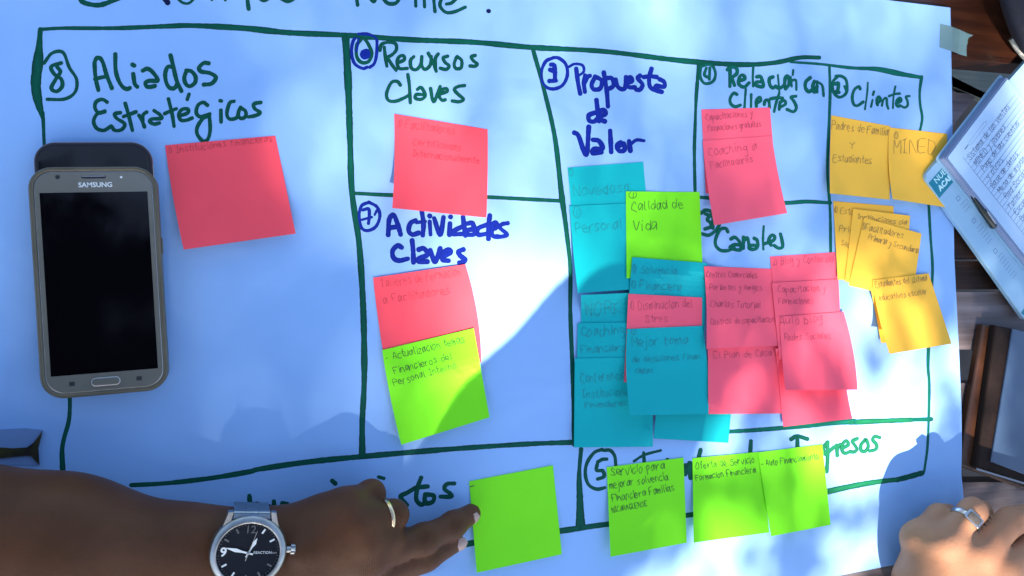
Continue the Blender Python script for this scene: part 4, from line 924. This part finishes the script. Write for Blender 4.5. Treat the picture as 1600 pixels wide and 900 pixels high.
# ------------------------------------------------------------------ leather folder with glossy panel
M['leather'] = mat('brown leather', (0.075,0.028,0.010), 0.42, noise=0.6, nscale=25, col2=(0.03,0.011,0.006), bump=0.5, bscale=250)
M['panel'] = mat('glossy slate blue panel', (0.055,0.105,0.19), 0.22, noise=0.3, nscale=9, spec=0.6)
M['piping'] = mat('grey piping', (0.22,0.25,0.30), 0.4)
fo = empty('leather_folder', P(1580,640,0.001)); tag(fo, 'brown leather folder with a glossy blue grey panel at the right edge of the table', 'folder')
def quadslab(c, z0, z1, m, name, parent, bev=0.002):
    q = [np.array(P(a,b,z1)) for a,b in c]; ce = sum(q)/4; V=[]; 
    for zz, k in ((z0,0),(z1-bev,0),(z1-bev*0.3,0.3),(z1,1)):
        for p in q: r = p+(ce-p)/np.linalg.norm(ce-p)*bev*1.4*k; V.append((r[0],r[1],zz))
    F = [(0,1,2,3)]
    for l in range(3): F += [(l*4+k, l*4+4+k, l*4+4+(k+1)%4, l*4+(k+1)%4) for k in range(4)]
    F.append((15,14,13,12)); return mesh_obj(name, V, F, m, parent)
quadslab([(1537,507),(1720,540),(1700,800),(1500,728)], 0.0005, 0.008, M['leather'], 'cover', fo)
M['dark_leather'] = mat('dark brown leather', (0.018,0.009,0.006), 0.75, noise=0.5, nscale=40, bump=0.5, bscale=250, spec=0.2)
quadslab([(1556,508),(1722,543),(1702,796),(1526,730)], 0.0082, 0.015, M['dark_leather'], 'border', fo)
quadslab([(1583,514),(1722,545),(1702,780),(1549,722)], 0.0152, 0.017, M['panel'], 'panel', fo, 0.0008)
quadslab([(1527,731.5),(1703,785),(1703,788),(1527,734.5)], 0.0152, 0.0162, M['piping'], 'piping', fo, 0.0004)

# ------------------------------------------------------------------ dark bag at the top right
M['navy'] = mat('navy fabric', (0.008,0.010,0.022), 0.7, noise=0.5, nscale=60, bump=0.6, bscale=500)
M['zip'] = mat('grey zip', (0.10,0.12,0.11), 0.45, noise=0.8, nscale=220, col2=(0.35,0.36,0.33))
bg_ = empty('bag', P(1640,10,0.0)); tag(bg_, 'dark navy bag with grey zip at the top right corner of the table', 'bag')
out_px = [(1552,-60),(1556,-20),(1562,5),(1569,28),(1578,52),(1588,70),(1602,88),(1640,110),(1700,110),(1720,-60)]
sm = smooth_line(out_px, 8); ce = np.array([1640,10])
V=[];F=[]; n=len(sm)
for (k_, z_) in ((0.97,0.001),(1.0,0.008),(0.985,0.020),(0.93,0.032),(0.8,0.042),(0.5,0.048),(0.1,0.050)):
    for p in sm:
        q = ce+(np.array(p)-ce)*k_; V.append(P(q[0], q[1], z_))
for l in range(6):
    for i in range(n): F.append((l*n+i, l*n+(i+1)%n, (l+1)*n+(i+1)%n, (l+1)*n+i)[::-1])
F.append(tuple(6*n+i for i in range(n)))
mesh_obj('body', V, F, M['navy'], bg_, True)
def tube(pts, r, m, name, parent, k=8):
    V=[];F=[]; pts=[np.array(p) for p in pts]; n=len(pts)
    for i,p in enumerate(pts):
        t = pts[min(i+1,n-1)]-pts[max(i-1,0)]; t/=np.linalg.norm(t); u=np.cross(t,[0,0,1.0]); u/=np.linalg.norm(u); w_=np.cross(u,t)
        rr_ = r if not callable(r) else r(i/(n-1))
        for j in range(k): a=2*math.pi*j/k; V.append(tuple(p+(u*math.cos(a)+w_*math.sin(a))*rr_))
    for i in range(n-1):
        for j in range(k): F.append((i*k+j,i*k+(j+1)%k,(i+1)*k+(j+1)%k,(i+1)*k+j))
    F.append(tuple(range(k))); F.append(tuple((n-1)*k+j for j in reversed(range(k))))
    return mesh_obj(name, V, F, m, parent, True)
tube([P(*p, 0.014) for p in smooth_line([(1581,60),(1588,72),(1596,82),(1604,90),(1630,104)], 3)], 0.0032, M['zip'], 'zip', bg_)
tube([P(*p, 0.036) for p in smooth_line([(1592,8),(1597,20),(1604,34)], 3)], 0.0026, M['zip'], 'strap_edge', bg_)

# ------------------------------------------------------------------ ribbon at the left edge
M['ribbon'] = mat('dark gold ribbon', (0.05,0.045,0.012), 0.4, noise=0.9, nscale=160, col2=(0.006,0.008,0.010))
M['flap'] = mat('blue grey paper flap', (0.16,0.28,0.54), 0.6, noise=0.1, nscale=30)
rb = empty('ribbon_bow', PP(20,700)); tag(rb, 'dark gold patterned ribbon with flared end on a flap at the left edge', 'ribbon')
def flat_poly(px, z0, z1, m, name, parent):
    V = [PP(x,y,z1) for x,y in px]; n=len(V); V += [PP(x,y,z0) for x,y in px]
    F = [tuple(range(n))[::-1], tuple(range(n,2*n))]+[(i,(i+1)%n,n+(i+1)%n,n+i) for i in range(n)]
    return mesh_obj(name, V, F, m, parent)
flat_poly([(-60,672),(0,671),(40,669),(67,672),(60,686),(57,700),(60,716),(61,728),(30,727),(-60,724)], 0.0002, 0.0009, M['flap'], 'flap', rb)
flat_poly([(-60,697),(0,699),(20,700.5),(42,699),(52,692),(60,682),(67,673),(63,688),(60,700),(61,714),(62,727),(55,720),(49,713),(42,712),(20,714),(0,716),(-60,718)], 0.0010, 0.0022, M['ribbon'], 'ribbon', rb)

# ------------------------------------------------------------------ added unseen light blockers: leaf canopy and head shape, formed to leave the sun patches
def blob(px, py, cx, cy, rx, ry, soft, amp):
    d = math.hypot((px-cx)/rx, (py-cy)/ry)
    return amp if d < 1 else amp*math.exp(-((d-1)*min(rx,ry)/soft)**2)
SPOTS = [(822,500,68,85,62,1.0),(850,440,30,35,40,0.9),(745,530,12,40,32,0.9),(720,190,110,90,120,0.22),(900,70,140,50,110,0.16),(680,400,20,20,60,0.3),(1345,0,50,20,50,0.3),
         (1200,220,140,140,140,0.05),(760,640,120,80,100,0.07),(960,200,90,50,90,0.12),
         (1390,640,50,50,34,1.0),(1340,540,20,50,38,0.55),(1410,560,26,34,40,0.55),(1350,706,76,46,20,1.0),(1280,600,26,60,40,0.25),(1128,688,10,20,20,0.3),
         (1135,808,26,22,26,0.85),(1085,905,50,26,26,0.75),(1200,905,40,6,20,0.35),(1245,765,25,45,40,0.14),(1062,790,6,30,16,0.18),(1346,850,46,26,15,0.85),(1165,690,50,12,22,0.45),
         (1490,860,60,40,35,0.7),(1650,190,50,90,30,1.0),(1600,130,15,20,20,0.8),(1580,85,25,15,20,0.6),(1515,650,12,60,20,0.45),(1250,640,60,60,50,0.10)]
def sunfrac(px, py): return min(1.0, max([0.007]+[blob(px,py,*s) for s in SPOTS]))
def to_px(x, y):
    v = np.array([x,y,-CH]); f_ = np.array([math.sin(TH),0,-math.cos(TH)]); r_ = np.array([math.cos(TH),0,math.sin(TH)])
    d = v@f_; return 800+FPX*(v@r_)/d, 450-FPX*y/d
M['leaf'] = mat('green leaf', (0.05,0.09,0.03), 0.5, noise=0.5, nscale=3)
LV = []; LF = []
def leaf(p, size):
    n = rng.normal(size=3); n[2] = abs(n[2])+0.6; n += SD*0.8; n /= np.linalg.norm(n); u = np.cross(n, rng.normal(size=3)); u /= np.linalg.norm(u); v = np.cross(n, u)
    b = len(LV); s = size/2
    for (a, c) in ((-1.25,0),(0,-0.62),(1.25,0),(0,0.62)): LV.append(tuple(p+u*a*s+v*c*s))
    LF.append((b,b+1,b+2,b+3))
DC = 7.0
def scatter(x0,x1,y0,y1,size,lai_cap,skip=None,fixed=None):
    area_leaf = 1.25*0.62*2*(size/2)**2*0.8
    N = int((x1-x0)*(y1-y0)*math.sin(SUN_EL)/area_leaf*lai_cap)
    for _ in range(N):
        x, y = rng.uniform(x0,x1), rng.uniform(y0,y1)
        if skip and skip(x,y): continue
        if fixed is None:
            q = to_px(x,y); l = -math.log(sunfrac(*q))
            if rng.random() > l/lai_cap: continue
        dc = DC if not (fixed is None and q[0] > 960 and q[1] > 420+0.0*q[0]) else 3.3
        p = np.array([x,y,0])+SD*(dc+rng.uniform(-0.4,0.4)); leaf(p, size)
X0,X1,Y0,Y1 = -0.45,0.80,-0.40,0.40
scatter(X0,X1,Y0,Y1,0.030,5.0)
scatter(-2.0,2.2,-1.8,1.9,0.09,4.0,skip=lambda x,y: X0<x<X1 and Y0<y<Y1, fixed=True)
tree = empty('added_shade_tree', (2.6,-5.9,-0.76)); tag(tree, 'added unseen tree crown above the table, leaves thinned where sun patches should fall', 'tree')  # unseen, added for its shade; leaf density follows the wanted sun patches
crown = mesh_obj('crown', LV, LF, M['leaf'], tree); crown['kind'] = 'stuff'
M['bark'] = mat('bark', (0.09,0.06,0.04), 0.9, noise=0.5, nscale=12, bump=0.6, bscale=30)
tc_ = np.array([0.1,0,0])+SD*DC
tube([np.array([2.6,-5.9,-0.76]),np.array([2.5,-5.8,1.2]),np.array([2.1,-5.6,3.0]),tc_+np.array([1.2,-0.6,-0.3]),tc_+np.array([0.9,-0.5,0.2])], lambda t: 0.13-0.09*t, M['bark'], 'trunk', tree, 12)
# unseen head-and-shoulders blob, added and shaped to cast the curved shadow
M['head_blocker'] = mat('black hair', (0.012,0.010,0.009), 0.5, noise=0.5, nscale=120)
hc = np.array(P(965,600,0))+SD*0.60
def shadow_head_fn(G):
    c = hc; g = (G-c)/np.array([0.088,0.080,0.072]); d = (np.linalg.norm(g,axis=-1)-1)*0.075
    q = lambda x, y, k: np.array(P(x,y,0))+SD*k
    d = smin(d, cone(G, q(930,600,0.60), q(800,730,0.55), 0.062, 0.062), 0.03)
    d = smin(d, cone(G, q(800,730,0.55), q(700,900,0.50), 0.062, 0.075), 0.03)
    return smin(d, cone(G, q(560,1010,0.47), q(860,1010,0.47), 0.07, 0.07), 0.05)
V, F = surface_nets(shadow_head_fn, hc-np.array([0.42,0.42,0.25]), hc+np.array([0.16,0.13,0.15]), 0.010)
hd = empty('person', tuple(hc)); tag(hd, 'added dark head shape over the near edge of the table, unseen, casting the curved shadow', 'person')
mesh_obj('shadow_head', V, F, M['head_blocker'], hd, True)

# added unseen roof over the left side of the table that darkens the phone reflections and blocks sky
RZ = 2.4; RK = 1+(RZ-0.018)/(CH-0.018)
E = lambda px, py: np.array(P(px, py, 0.018))[:2]*RK
e1, e2 = E(140,287), E(252,337); dv = (e2-e1)
pa, pb = e1-dv*6, e2+dv*3.2
rf_ = empty('reflection_blocker', (float(pa[0]), -0.5, RZ)); tag(rf_, 'added unseen roof above the left side of the table', 'blocker')
M['blocker'] = mat('dark roof boards', (0.02,0.013,0.010), 0.7, noise=0.5, nscale=6)
edge = [pa*(1-t)+pb*t for t in np.linspace(0,1,13)]
for a, b in zip(edge[:-1], edge[1:]):
    g = 0.0; V = [(a[0]+g,a[1],RZ),(b[0]-g,b[1],RZ),(b[0]-g,-1.0,RZ),(a[0]+g,-1.0,RZ)]; V += [(x,y,RZ+0.025) for x,y,_ in V]
    mesh_obj('blocker_board', V, [(0,3,2,1)[::-1],(4,5,6,7),(0,1,5,4),(1,2,6,5),(2,3,7,6),(3,0,4,7)], M['blocker'], rf_)
